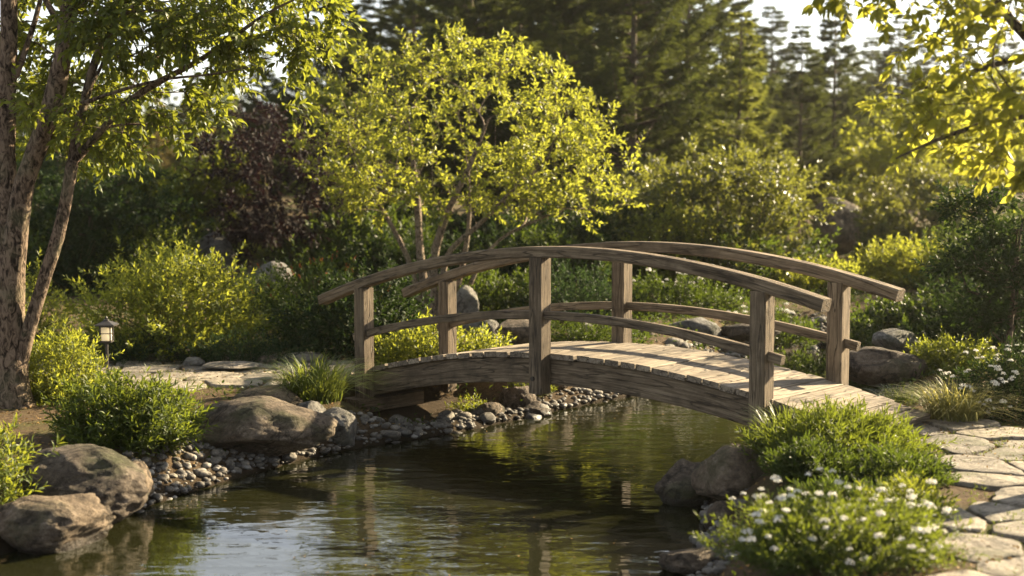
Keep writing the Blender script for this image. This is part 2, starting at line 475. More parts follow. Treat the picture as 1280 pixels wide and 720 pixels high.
def axis(lo, a, b, hi, st):
    m = list(np.arange(a, b + 1e-6, st))
    s, x, left = st, a, []
    while x > lo: s *= 1.22; x -= s; left.append(x)
    s, x, right = st, b, []
    while x < hi: s *= 1.22; x += s; right.append(x)
    return np.array(left[::-1] + m + right)
gx, gy = axis(-380, -7.5, 7.5, 380, 0.085), axis(-60, 5.0, 22.0, 560, 0.085)
GX, GY = np.meshgrid(gx, gy)
GZ = H(GX, GY)
nx, ny = len(gx), len(gy)
i = np.arange(ny - 1)[:, None] * nx + np.arange(nx - 1)[None]
ground = mesh_obj('ground', np.stack([GX, GY, GZ], -1).reshape(-1, 3), [np.stack([i, i + 1, i + nx + 1, i + nx], -1).reshape(-1, 4)], M['ground'], smooth=True)
tag(ground, kind='structure')

PW = POND.mean(0) + (POND - POND.mean(0)) * 1.0
wp = []
for (p, q) in zip(POND, np.roll(POND, -1, axis=0)):
    nrm = np.array([q[1] - p[1], -(q[0] - p[0])]); nrm /= np.linalg.norm(nrm)
    wp.append(p)
WX, WY = np.meshgrid(np.arange(-5.4, 7.0, 0.35), np.arange(2.6, 22.6, 0.35))
keep = sdist(WX, WY, POND) < 0.75
n2 = WX.shape[1]
i = np.arange(WX.shape[0] - 1)[:, None] * n2 + np.arange(n2 - 1)[None]
q = np.stack([i, i + 1, i + n2 + 1, i + n2], -1).reshape(-1, 4)
q = q[keep.ravel()[q].all(1)]
water = mesh_obj('pond_water', np.stack([WX, WY, np.full(WX.shape, WATER)], -1).reshape(-1, 3), [q], M['water'])
tag(water, kind='structure')

# ------------------------------------------------------------------ leaves
KITE = (np.array([(0, 0, 0), (-.5, .45, .09), (0, 1, -.04), (.5, .45, .09)], float), [np.array([(0, 2, 1), (0, 3, 2)])])
LANCE = (np.array([(0, 0, 0), (-.38, .27, .05), (-.44, .58, .05), (0, 1, -.10), (.44, .58, .05), (.38, .27, .05), (0, .3, .0), (0, .65, -.005)], float),
         [np.array([(0, 6, 1), (7, 3, 2), (0, 5, 6), (7, 4, 3)]), np.array([(6, 7, 2, 1), (5, 4, 7, 6)])])

def leaf_arrays(P, d, n, L, W, rnd, tpl):
    P = np.asarray(P, float); k = len(P)
    d = nz(d); n = nz(n - d * (n * d).sum(-1, keepdims=True)); s = np.cross(d, n)
    T, fs = tpl; m_ = len(T)
    L = np.broadcast_to(L, (k,)); W = np.broadcast_to(W, (k,))
    V = (P[:, None] + s[:, None] * (T[None, :, 0:1] * W[:, None, None]) + d[:, None] * (T[None, :, 1:2] * L[:, None, None])
         + n[:, None] * (T[None, :, 2:3] * L[:, None, None]))
    off = (np.arange(k) * m_)[:, None, None]
    F_ = [(f[None] + off).reshape(-1, f.shape[1]) for f in fs]
    return V.reshape(-1, 3), F_, np.repeat(rnd, m_)

def leaf_obj(name, P, d, n, L, W, rnd, tpl, mat, parent):
    V, F_, r = leaf_arrays(P, d, n, L, W, rnd, tpl)
    return mesh_obj(name, V, F_, mat, parent, {'rnd': r})

def along_shoots(rng, tip, sd, k, slen, L, W, spread=0.85, droop=0.0, up=0.0):
    """k leaves spiralling on the outer slen of each shoot"""
    n = len(tip)
    t = (np.arange(k)[None] + rng.uniform(0, 1, (n, k))) / k
    ph = rng.uniform(0, 6.28, (n, 1)) + np.arange(k)[None] * 2.4 + rng.normal(0, .3, (n, k))
    a = nz(np.cross(sd, rng.normal(0, 1, (n, 3)))); b = np.cross(sd, a)
    rad = a[:, None] * np.cos(ph)[..., None] + b[:, None] * np.sin(ph)[..., None]
    sl = np.broadcast_to(slen, (n,))
    P = tip[:, None] - sd[:, None] * (t * sl[:, None])[..., None]
    d = sd[:, None] * (1 - spread * (0.35 + 0.65 * t))[..., None] + rad * (spread * (0.35 + 0.65 * t))[..., None]
    d = d + np.array([0, 0, up - droop])
    nn = sd[:, None] + rng.normal(0, .35, (n, k, 3)) + np.array([0, 0, .25])
    sz = (0.6 + 0.4 * np.sin(np.pi * np.clip(t * 0.85 + 0.15, 0, 1))) * rng.uniform(.7, 1.2, (n, k))
    rnd = np.clip(rng.uniform(0, 1, (n, k)) * 0.6 + rng.uniform(0, .4, (n, 1)), 0, 1)
    return P.reshape(-1, 3), d.reshape(-1, 3), nn.reshape(-1, 3), (L * sz).ravel(), (W * sz).ravel(), rnd.ravel()

def shrub(name, label, cat, loc, size, mat, leaf, ns=350, k=14, slen=0.28, lump=0.38, seed=1, tpl=KITE, spread=0.85, droop=0.0, up=0.0,
          group=None, stems=24, inner=0.35, spike=0.12, low=-0.12, flowers=0, frad=0.035, fmat='petal', fup=0.25, tips=None, fside=None, upright=0.5, fsep=0.0):
    rng = np.random.default_rng(seed)
    rx, ry, h = size
    z0 = HH(loc[0], loc[1]) if len(loc) == 2 else loc[2]
    root = empty(name, (loc[0], loc[1], z0), label, cat, group)
    def mk(n, rlo, rhi):
        cz = rng.uniform(low, 1, n); az = rng.uniform(0, 6.283, n); sn = np.sqrt(1 - np.clip(cz, -1, 1) ** 2)
        D = np.stack([np.cos(az) * sn, np.sin(az) * sn, cz], -1)
        lf = np.array([mnoise.noise(Vector(d * 1.9) + Vector((seed * 3.1, seed, 0))) + 0.5 * mnoise.noise(Vector(d * 4.3) + Vector((seed, seed * 2.2, 5))) for d in D])
        rr = (1 + lump * lf * 1.6) * rng.uniform(rlo, rhi, n) + np.abs(rng.normal(0, spike, n)) * (cz > 0)
        tip = D * rr[:, None] * np.array([rx, ry, h * 0.86]) + np.array([0, 0, 0.14 * h])
        tip[:, 2] = np.maximum(tip[:, 2], 0.03 * h)
        sd = nz(D * np.array([1, 1, .8]) + np.array([0, 0, upright]) + rng.normal(0, .25, (n, 3)))
        return D, tip, sd
    D, tip, sd = mk(ns, .82, 1.03)
    D2, tip2, sd2 = mk(int(ns * inner), .45, .82)
    tp, dd = np.concatenate([tip, tip2]), np.concatenate([sd, sd2])
    leaf_obj('foliage', *along_shoots(rng, tp, dd, k, slen * rng.uniform(.7, 1.25, len(tp)), leaf[0], leaf[1], spread, droop, up), tpl, mat, root)
    if tips is not None:
        sel = rng.permutation(ns)[:max(4, ns // 7)]; sel = sel[tip[sel][:, 2] > h * .45]
        leaf_obj('young_tips', *along_shoots(rng, tip[sel] + sd[sel] * .05, sd[sel], 6, .09, leaf[0] * .75, leaf[1] * .7, .6), tpl, tips, root)
    mb = MB()
    for q in range(stems):
        e = tip[q] - sd[q] * slen * .2; b = np.array([e[0] * .12, e[1] * .12, -0.06]) + rng.normal(0, .02, 3) * [1, 1, 0]
        m1 = b * .45 + e * .55 + np.array([0, 0, .16 * h]) - np.array([e[0], e[1], 0]) * .12
        t = np.linspace(0, 1, 7)[:, None]
        P = (1 - t) ** 2 * b + 2 * t * (1 - t) * m1 + t * t * e
        V, Q = tube_arrays(P, np.linspace(.011, .003, 7) * (0.6 + h * .5), 5)
        mb.add(V, [Q])
    mb.build('stems', M['stem'], root)
    if flowers:
        cand = np.argsort(-(D[:, 2] + rng.uniform(0, .9, ns)) if fside is None else -(D @ np.array(fside) + rng.uniform(0, 1.0, ns)))[:flowers]
        if fsep:
            cand = []
            for q in rng.permutation(ns):
                if D[q][2] > .05 and all(np.linalg.norm(tip[q] - tip[c]) > fsep for c in cand): cand.append(q)
                if len(cand) >= flowers: break
        for q in cand:
            flower_head(root, tip[q] + sd[q] * fup * rng.uniform(.2, 1) * .3 + np.array([0, 0, .02]), frad * rng.uniform(.7, 1.25), rng, fmat)
    return root

def flower_head(root, c, r, rng, fmat='petal'):
    k = 40
    a = rng.uniform(0, 6.28, k); cz = rng.uniform(.05, 1, k); sn = np.sqrt(1 - cz * cz)
    D = np.stack([np.cos(a) * sn, np.sin(a) * sn, cz], -1)
    P = c + D * np.array([r, r, r * .75]) * rng.uniform(.6, 1.05, (k, 1))
    d = nz(np.cross(D, rng.normal(0, 1, (k, 3)))); P = P - d * r * .2
    leaf_obj('flower_head', P, d, D + rng.normal(0, .35, (k, 3)), r * .46, r * .36, rng.uniform(0, 1, k), KITE, M[fmat], root)

def grass(name, label, cat, loc, rad, h, n, mat, seed=1, group=None, width=.009, lean=.75, part='blades'):
    rng = np.random.default_rng(seed)
    z0 = HH(*loc)
    root = empty(name, (loc[0], loc[1], z0), label, cat, group)
    a = rng.uniform(0, 6.283, n); q = rng.uniform(0, 1, n) ** .5
    B = np.stack([np.cos(a) * q * rad * .45, np.sin(a) * q * rad * .45, np.full(n, -.02)], -1)
    a2 = a + rng.normal(0, .6, n)
    out = np.stack([np.cos(a2), np.sin(a2), np.zeros(n)], -1)
    hh = h * rng.uniform(.55, 1.12, n); ln = lean * rad * (q * .8 + .25) * rng.uniform(.5, 1.4, n)
    m_ = 6; t = np.linspace(0, 1, m_)
    P = B[:, None] + out[:, None] * (ln[:, None] * t ** 2.1)[..., None]
    P[..., 2] += hh[:, None] * (t * 1.25 - .45 * t ** 3 * (0.5 + ln / rad)[:, None])
    s = np.stack([-np.sin(a2), np.cos(a2), np.zeros(n)], -1)
    w = width * rng.uniform(.6, 1.2, (n, 1)) * (1 - t[None] ** 1.8 * .93)
    V = np.stack([P - s[:, None] * w[..., None], P + s[:, None] * w[..., None]], 2).reshape(-1, 3)
    o_ = (np.arange(n) * m_ * 2)[:, None] + (np.arange(m_ - 1) * 2)[None]
    Q = np.stack([o_, o_ + 1, o_ + 3, o_ + 2], -1).reshape(-1, 4)
    mesh_obj(part, V, [Q], mat, root, {'rnd': np.repeat(rng.uniform(0, 1, n), m_ * 2)})
    return root

# ------------------------------------------------------------------ trees
def grow(bases, targets, bf=.35, step=.16, wob=.02, seed=0, tipr=.004, p=2.3):
    """bases: list of (pts, radii). Joins targets greedily to the nearest node by distance + path length."""
    rng = np.random.default_rng(seed)
    Pn, par, pl, rb = [], [], [], []
    for pts, rad in bases:
        pts = np.asarray(pts, float)
        seg = np.linalg.norm(np.diff(pts, axis=0), axis=1); L = np.concatenate([[0], np.cumsum(seg)])
        k = max(3, int(L[-1] / step))
        # smooth resample (Catmull-Rom through numpy cubic-ish interpolation)
        s = np.linspace(0, L[-1], k)
        q = np.stack([np.interp(s, L, pts[:, c]) for c in range(3)], -1)
        for _ in range(3): q[1:-1] = (q[:-2] + 2 * q[1:-1] + q[2:]) / 4
        rr = np.interp(s, L, rad)
        start = len(Pn)
        for j in range(k):
            if j == 0:
                if start:
                    A = np.array(Pn); b_ = int(np.argmin(((A - q[0]) ** 2).sum(1)))
                    if np.linalg.norm(A[b_] - q[0]) < .35:
                        par.append(b_); pl.append(pl[b_])
                    else:
                        par.append(-1); pl.append(0.0)
                else:
                    par.append(-1); pl.append(0.0)
            else:
                par.append(len(Pn) - 1); pl.append(pl[-1] + L[-1] / (k - 1))
            Pn.append(q[j]); rb.append(rr[j])
    T = np.asarray(targets, float); m_ = len(T)
    A = np.array(Pn); PL = np.array(pl)
    C = np.linalg.norm(T[:, None] - A[None], axis=2) + bf * PL[None] + np.maximum(0, A[None, :, 2] - T[:, None, 2]) * .6
    best = C.argmin(1); bc = C.min(1); alive = np.ones(m_, bool)
    tipn = np.zeros(m_, int)
    for _ in range(m_):
        ti = int(np.where(alive, bc, 1e9).argmin()); alive[ti] = False
        b_ = best[ti]; a0 = Pn[b_]; e = T[ti]; dist = np.linalg.norm(e - a0); k = max(1, int(math.ceil(dist / step)))
        # start along the parent's heading, then bend to the target
        hd = nz(a0 - Pn[par[b_]]) if par[b_] >= 0 else np.array([0, 0, 1.0])
        c1 = a0 + hd * dist * .28 + rng.normal(0, wob, 3) * dist * 2
        new0 = len(Pn)
        for j in range(1, k + 1):
            t = j / k
            x = (1 - t) ** 2 * a0 + 2 * t * (1 - t) * c1 + t * t * e
            Pn.append(x); par.append(b_ if j == 1 else len(Pn) - 2); pl.append(pl[par[-1]] + dist / k); rb.append(0)
        tipn[ti] = len(Pn) - 1
        NA = np.array(Pn[new0:]); NP = np.array(pl[new0:])
        C = np.linalg.norm(T[:, None] - NA[None], axis=2) + bf * NP[None] + np.maximum(0, NA[None, :, 2] - T[:, None, 2]) * .6
        j = C.argmin(1); c = C.min(1); u = c < bc
        best[u] = new0 + j[u]; bc[u] = c[u]
    Pn = np.array(Pn); n = len(Pn); par = np.array(par); rb = np.array(rb)
    acc = np.zeros(n); r = np.zeros(n); ch = [[] for _ in range(n)]
    for j in range(n):
        if par[j] >= 0: ch[par[j]].append(j)
    order = sorted(range(n), key=lambda j: -pl[j])
    # children always carry a larger index than their parents except base joins; walk by path length
    for j in order:
        own = acc[j] ** (1 / p) if acc[j] > 0 else tipr
        r[j] = own
        if par[j] >= 0: acc[par[j]] += own ** p
    r = np.where(rb > 0, np.maximum(rb, np.minimum(r, rb * 1.15)), r)
    for j in sorted(range(n), key=lambda j: pl[j]):
        if par[j] >= 0 and rb[j] == 0: r[j] = min(r[j], r[par[j]] * .92)
    return Pn, par, r, ch, tipn

def tree_mesh(name, Pn, par, r, ch, mat, parent, sides=7, smooth=True, big=None, rough=.0, minr=0.0, extra=()):
    mb = MB(); n = len(Pn)
    for V, Q in extra: mb.add(V, [Q])
    starts = [j for j in range(n) if par[j] < 0]
    stack = [(j, -1) for j in starts]
    while stack:
        j, p0 = stack.pop()
        chain = [j]
        while ch[chain[-1]]:
            c = sorted(ch[chain[-1]], key=lambda q: -r[q])
            for o_ in c[1:]: stack.append((o_, chain[-1]))
            chain.append(c[0])
        ids = ([p0] if p0 >= 0 else []) + chain
        rr = r[ids].copy()
        if p0 >= 0: rr[0] = min(rr[0], rr[1] * 1.25)
        if len(ids) < 2 or rr.max() < minr: continue
        s_ = 14 if rr.max() > .05 else (sides if rr.max() > .015 else 5)
        V, Q = tube_arrays(Pn[ids], rr, s_)
        if rough and rr.max() > .03:
            k = len(V); cen = np.repeat(Pn[ids], s_, axis=0); rad = V - cen
            f = np.array([mnoise.noise(Vector((v[0] * 6, v[1] * 6, v[2] * 2.2))) + .6 * mnoise.noise(Vector((v[0] * 17, v[1] * 17, v[2] * 7))) for v in V])
            V = cen + rad * (1 + rough * f)[:, None]
        mb.add(V, [Q])
    return mb.build(name, mat, parent, smooth)

def crown_leaves(rng, Pn, par, tipn, per=3, k=10, slen=.26, L=.07, W=.035, spread=.8, droop=.15, thin=None, jit=.55, extra=None):
    ids = tipn
    tp = np.repeat(Pn[ids], per, axis=0)
    hd = nz(Pn[ids] - Pn[par[ids]]); hd = np.repeat(hd, per, axis=0)
    sd = nz(hd + rng.normal(0, jit, hd.shape) + np.array([0, 0, .12 - droop]))
    ln = slen * rng.uniform(.5, 1.2, len(tp))
    tip = tp + sd * ln[:, None]
    return tip, sd, ln

def ell(rng, n, c, r, shell=.35, hollow=0.0, clump=0.0, seed=0.0, zmin=None):
    out = []
    while len(out) < n:
        v = rng.uniform(-1, 1, 3)
        q = np.linalg.norm(v)
        if q > 1 or rng.uniform() > shell + (1 - shell) * q ** 2: continue
        x = np.array(c) + v * np.array(r)
        if clump and mnoise.noise(Vector(x * (1.0 / clump)) + Vector((seed, seed * 2, 0))) < -.05: continue
        if zmin is not None and x[2] < zmin: continue
        out.append(x)
    return np.array(out)

def broadleaf(name, label, cat, base, bases, targets, leafmat, barkmat, per=3, k=10, slen=.26, L=.07, W=.035, seed=1, group=None, tpl=KITE,
              bf=.35, droop=.15, rough=.12, tipr=.004, spread=.8, jit=.55, step=.16, minr=0, twigs=True, p=2.3):
    rng = np.random.default_rng(seed)
    base = np.array(base, float)
    root = empty(name, base, label, cat, group)
    Pn, par, r, ch, tipn = grow([(np.asarray(p_) - base, r_) for p_, r_ in bases], targets - base, bf, step, .02, seed, tipr, p)
    tip, sd, ln = crown_leaves(rng, Pn, par, tipn, per, k, slen, L, W, droop=droop, jit=jit)
    ex = []
    if twigs:
        ex = [tube_arrays(np.array([a, a * .5 + b * .5, b]), np.array([tipr * .8, tipr * .6, tipr * .35]), 3) for a, b in zip(np.repeat(Pn[tipn], per, axis=0), tip)]
    tree_mesh('trunk', Pn, par, r, ch, barkmat, root, rough=rough, minr=minr, extra=ex)
    V, F_, rn = leaf_arrays(*along_shoots(rng, tip, sd, k, ln, L, W, spread, droop, 0), tpl)
    crown = mesh_obj('crown', V, F_, leafmat, root, {'rnd': rn})
    return root

# ------------------------------------------------------------------ rocks
def rock_mesh(name, seed, sub=4, cuts=7, rough=.22, mat=None):
    import bmesh
    bm = bmesh.new(); bmesh.ops.create_icosphere(bm, subdivisions=sub, radius=1)
    rng = np.random.default_rng(seed)
    V = np.array([v.co[:] for v in bm.verts])
    bm.verts.ensure_lookup_table()
    F_ = np.array([[v.index for v in f.verts] for f in bm.faces]); bm.free()
    for _ in range(cuts):
        n_ = nz(rng.normal(0, 1, 3)); o_ = rng.uniform(.62, .9)
        d = V @ n_ - o_
        V = V - np.maximum(d, 0)[:, None] * n_ * .88
    sv = Vector((seed * 7.3, seed * 1.7, seed * .37))
    f = np.array([mnoise.noise(Vector(v * 1.1) + sv) * 1.0 + mnoise.noise(Vector(v * 2.6) + sv) * .45 + ((.5 - abs(mnoise.noise(Vector((v[0] * 3.5, v[1] * 3.5, v[2] * 6)) + sv)) * 2) * .22 + mnoise.noise(Vector(v * 7) + sv) * .20 + mnoise.noise(Vector(v * 15) + sv) * .12 + mnoise.noise(Vector(v * 31) + sv) * .06 if sub > 3 else 0) for v in V])
    V = V * (1 + rough * f)[:, None]
    V = V / np.abs(V).max(0)
    me_o = mesh_obj(name, V, [F_], mat, smooth=True)
    return me_o

def rock(name, label, px, base_y, w, h, dep=None, z=None, seed=1, mat='rock', rz=0.0, group=None, cat='rock', sub=5, rough=.2, cuts=7, D=None, bury=.3, xy=None):
    """px: centre x in the photo, base_y: where its foot shows; w,h metres"""
    if xy is None:
        zz = WATER if z is None else z
        p = onz(px, base_y, zz)
    else:
        p = np.array([xy[0], xy[1], HH(*xy) if z is None else z])
    dep = dep or w * .75
    o = rock_mesh(name, seed, sub, cuts, rough, M[mat])
    tot = h * (1 + bury)
    o.scale = (w / 2, dep / 2, tot / 2)
    o.rotation_euler = (0, 0, rz)
    if xy is None:
        p[1] += dep * .42
        p[2] = max(p[2], HH(p[0], p[1]) - .07)
    o.location = (p[0], p[1], p[2] + h - tot / 2)
    tag(o, label, cat, group)
    return o

# ================================================================== BRIDGE
YAW = 0.739
bridge = empty('footbridge', (0.668, 13.417, 0), 'arched weathered timber footbridge with curved handrails crossing the pond', 'bridge', rz=-YAW)
UC = .472
zdeck = lambda u: .495 - .045 * (u - UC) ** 2
zrail = lambda u: 1.483 - .051 * (u - UC) ** 2
rng = np.random.default_rng(5)
HW = .611
for sgn in (-1, 1):
    # handrail
    u = np.linspace(-3.07, 2.96, 41)
    mb = MB(); sweep(mb, np.stack([u, np.full(41, sgn * HW), zrail(u) - .052], -1), rect(.135, .104, .012), rnd=.62 + .1 * sgn, side=(0, 1, 0))
    mb.build('handrail', M['wood'], bridge)
    u = np.linspace(-2.56, 2.58, 41)
    mb = MB(); sweep(mb, np.stack([u, np.full(41, sgn * HW), zdeck(u) + .355], -1), rect(.062, .078, .008), rnd=.55 + .12 * sgn, side=(0, 1, 0))
    mb.build('lower_rail', M['wood'], bridge)
    u = np.linspace(-2.9, 3.0, 41)
    mb = MB(); sweep(mb, np.stack([u, np.full(41, sgn * .485), zdeck(u) - .053 - .125], -1), rect(.085, .235, .008), rnd=.4, side=(0, 1, 0))
    mb.build('beam', M['wood'], bridge)
    for q, up in enumerate((-2.42, 0.0, 2.38)):
        mb = MB()
        zb = zdeck(up) - .37; zt = zrail(up) - .10
        sweep(mb, np.stack([np.full(9, up), np.full(9, sgn * HW), np.linspace(zb, zt, 9)], -1), rect(.15, .15, .009), rnd=.3 + .13 * q + .1 * sgn, side=(0, 1, 0))
        post = mb.build('post', M['wood'], bridge)
        mb = MB()
        for zz in (zb + .14,):
            P = np.array([(up - .02, sgn * (HW + .07), zz), (up - .02, sgn * (HW + .090), zz)])
            V, Q = tube_arrays(P, [.023, .021], 10)
            mb.add(V, [Q, [list(range(10, 20))], [list(range(9, -1, -1))]])
        mb.build('bolt', M['bolt'], post)
mb = MB()
u = -2.97; 
while u < 3.2:
    w = rng.uniform(.150, .185)
    uc = u + w / 2; sl = -2 * .045 * (uc - UC)
    j = rng.uniform(-.018, .018, 2)
    v = np.linspace(-.572 + j[0], .572 + j[1], 5)
    sec = rect(w - rng.uniform(.010, .018), .05, .006)
    c, s_ = math.cos(math.atan(sl)), math.sin(math.atan(sl))
    P = np.stack([np.full(5, uc) + rng.uniform(-.004, .004) * np.linspace(-1, 1, 5), v, zdeck(uc) - .025 + rng.uniform(-.004, .004) + np.zeros(5)], -1)
    sec2 = np.stack([sec[:, 0] * c - sec[:, 1] * s_, sec[:, 0] * s_ + sec[:, 1] * c], -1)
    sweep(mb, P, sec2, rnd=rng.uniform(.05, .95), up=(0, 0, 1))
    u += w
mb.build('deck', M['wood_deck'], bridge)
for up, va, vb in ((-2.42, -.80, .12), (2.62, -.78, .78)):
    mb = MB()
    zt = zdeck(up) - .053 - .245
    sweep(mb, np.stack([np.full(5, up), np.linspace(va, vb, 5), np.full(5, zt - .075)], -1), rect(.26, .145, .012), rnd=.35, up=(0, 0, 1))
    mb.build('sill_timber', M['wood_dark'], bridge)

# ================================================================== PATHS
def clip_poly(P, a, n):
    out = []
    for i in range(len(P)):
        p, q = P[i], P[(i + 1) % len(P)]
        dp, dq = np.dot(p - a, n), np.dot(q - a, n)
        if dp <= 0: out.append(p)
        if (dp < 0 < dq) or (dq < 0 < dp): out.append(p + (q - p) * dp / (dp - dq))
    return out

def flagstones(region, sx, sy, ang, label, group, seed, avoid=None):
    rng = np.random.default_rng(seed)
    region = np.array(region, float); c0 = region.mean(0)
    ca, sa = math.cos(ang), math.sin(ang); Rm = np.array([[ca, -sa], [sa, ca]])
    pts = []
    nx_, ny_ = 22, 26
    for i in range(-nx_, nx_):
        for j in range(-ny_, ny_):
            p = np.array([(i + .5 * (j % 2)) * sx, j * sy]) + rng.uniform(-.36, .36, 2) * [sx, sy]
            pts.append(c0 + Rm @ p)
    pts = np.array(pts)
    pts = pts[sdist(pts[:, 0], pts[:, 1], region) < 1.2]
    for p in pts:
        if not inpoly(np.array([p[0]]), np.array([p[1]]), region)[0]: continue
        poly = [p + np.array(o) for o in ((-1, -1), (1, -1), (1, 1), (-1, 1))]
        order = np.argsort(((pts - p) ** 2).sum(1))[1:16]
        for qi in order:
            q = pts[qi]; poly = clip_poly(poly, (p + q) / 2, nz(q - p))
            if len(poly) < 3: break
        if len(poly) < 3: continue
        gap = rng.uniform(.014, .032)
        P2 = poly
        for a, b in zip(poly, poly[1:] + poly[:1]):
            e = nz(b - a); nrm = np.array([e[1], -e[0]])
            if np.dot(nrm, a - p) < 0: nrm = -nrm
            P2 = clip_poly(P2, a - nrm * gap, nrm)
            if len(P2) < 3: break
        if len(P2) < 3: continue
        P2 = np.array(P2)
        ar = .5 * abs(np.dot(P2[:, 0], np.roll(P2[:, 1], -1)) - np.dot(P2[:, 1], np.roll(P2[:, 0], -1)))
        if ar < .02: continue
        # densify, round the corners, roughen the edge
        D_ = []
        for a, b in zip(P2, np.roll(P2, -1, axis=0)):
            k = max(2, int(np.linalg.norm(b - a) / .05))
            for t in range(k): D_.append(a + (b - a) * t / k)
        D_ = np.array(D_)
        for _ in range(1): D_ = (np.roll(D_, 1, 0) + 2 * D_ + np.roll(D_, -1, 0)) / 4
        cen = D_.mean(0)
        D_ = D_ + nz(D_ - cen) * np.array([mnoise.noise(Vector((d[0] * 9, d[1] * 9, seed))) * .03 for d in D_])[:, None]
        if avoid is not None and avoid(cen): continue
        k = len(D_); rel = D_ - cen
        tz = rng.uniform(.018, .034); tx, ty = rng.uniform(-.018, .018, 2)
        rings = [(1.0, -.06), (1.0, tz - .010), (.988, tz - .002), (.972, tz), (.7, tz + .001), (.35, tz + .001)]
        V = np.concatenate([np.column_stack([rel * f, np.full(k, z) + (rel * f) @ np.array([tx, ty]) + np.array([mnoise.noise(Vector(((cen[0] + r_[0] * f) * 5, (cen[1] + r_[1] * f) * 5, 2.0))) * .010 for r_ in rel])]) for f, z in rings] + [np.array([[0, 0, tz + .003]])])
        i = np.arange(len(rings) - 1)[:, None] * k; jj = np.arange(k)[None]; j2 = (jj + 1) % k
        Q = np.stack([i + jj, i + j2, i + k + j2, i + k + jj], -1).reshape(-1, 4)
        b0 = (len(rings) - 1) * k
        Tt = np.stack([b0 + np.arange(k), b0 + (np.arange(k) + 1) % k, np.full(k, len(rings) * k)], -1)
        if .5 * np.sum(rel[:, 0] * np.roll(rel[:, 1], -1) - rel[:, 1] * np.roll(rel[:, 0], -1)) < 0: Q = Q[:, ::-1]; Tt = Tt[:, ::-1]
        o = mesh_obj('flagstone', V, [Q, Tt], M['flag'], smooth=True)
        o.location = (cen[0], cen[1], HH(*cen)); tag(o, label, 'flagstone', group)

LPATH = [(-1.30, 15.9), (-1.75, 15.15), (-2.3, 14.5), (-3.1, 14.15), (-4.0, 14.5), (-5.2, 15.2), (-7.5, 15.8), (-7.5, 17.2), (-5.5, 17.4), (-3.7, 17.5), (-2.3, 17.0)]
RPATH = [(3.38, 11.9), (3.05, 10.85), (2.93, 9.6), (2.66, 8.5), (2.3, 7.3), (1.9, 5.6), (3.3, 5.4), (3.9, 7.2), (4.3, 8.8), (5.4, 9.9), (6.2, 10.4), (5.8, 11.4), (4.6, 11.35), (4.0, 11.55)]
inbridge = lambda c: abs(((c[0] - .668) * .674 + (c[1] - 13.417) * .739)) < .5 and ((c[0] - .668) * .739 - (c[1] - 13.417) * .674) < 3.15 and ((c[0] - .668) * .739 - (c[1] - 13.417) * .674) > -2.9
flagstones(LPATH, .62, .46, .2, 'irregular grey flagstone of the sunlit path left of the bridge', 'flagstones of the left path', 3, inbridge)
flagstones(RPATH, .60, .44, -.35, 'pale irregular flagstone of the path right of the bridge end', 'flagstones of the right path', 8, lambda c: inbridge(c) or math.hypot(c[0] - 4.35, c[1] - 9.5) < .5)

# ================================================================== ROCKS
bw = lambda px, D: px * D / F
rock('boulder', 'large brown boulder sloping into the water beside the flagstone path', 312, 590, 1.42, .50, 1.0, seed=21, rz=.15, rough=.16)
rock('boulder', 'big rough brown boulder at the lower left edge of the pond', 84, 664, 1.12, .50, .9, seed=34, rz=-.5, rough=.18)
rock('boulder', 'low rounded boulder at the bottom left corner with its foot in the water', 52, 694, .86, .38, .7, seed=12, rz=.3)
rock('boulder', 'small upright boulder wedged between the big left boulder and the pebbles', 158, 640, .33, .36, .4, seed=45, rz=.2)
rock('flat_stone', 'flat topped stone slab lying behind the large brown boulder', 338, 541, .80, .22, .6, z=-.33, seed=17, rz=.1, rough=.1, cuts=10)
rock('boulder', 'pale oval stone just right of the large brown boulder', 386, 562, .35, .27, .35, seed=52, mat='rock_grey', rz=.4, rough=.1)
rock('boulder', 'grey round stone at the foot of the grass clump by the bridge', 421, 563, .46, .33, .42, seed=63, mat='rock_grey', rough=.1)
rock('boulder', 'brown shore boulder poking into the pond under the flower bush on the right', 862, 634, .58, .33, .55, seed=71, rz=.5)
rock('boulder', 'tall rough boulder between the pond and the white flower bush', 928, 660, .72, .42, .55, z=-.48, seed=82, rz=-.2)
rock('boulder', 'small dark stone low on the right shore beside the rough boulder', 905, 668, .30, .20, .3, seed=86, rz=-.2)
rock('boulder', 'corner stone at the bottom right water edge below the flower bush', 870, 722, .45, .16, .4, seed=88, rz=.2)
rock('boulder', 'broad dark boulder beside the far right bridge post', 1116, 478, 1.05, .33, .8, z=.0, seed=91, rz=.1, rough=.15, D=13)
# far bank under the bridge
for q, (px, by, w, h, lb) in enumerate([(646, 524, .44, .33, 'round lit boulder under the bridge beside the centre post'), (690, 512, .50, .36, 'two toned boulder on the far bank right of the centre post'),
        (735, 503, .34, .24, 'wedge shaped stone on the far bank under the deck'), (772, 499, .42, .26, 'low grey stone on the far bank near the water bend'),
        (668, 527, .40, .17, 'long low stone at the water line below the centre post'), (820, 494, .5, .2, 'flat pale stone at the far end of the bank under the bridge'),
        (612, 532, .34, .2, 'dark wet stone in the shade under the left half of the deck')]):
    rock('boulder', lb, px, by, w, h, w * .9, z=-.47, seed=101 + q, rz=q * .7, mat='rock', rough=.14)
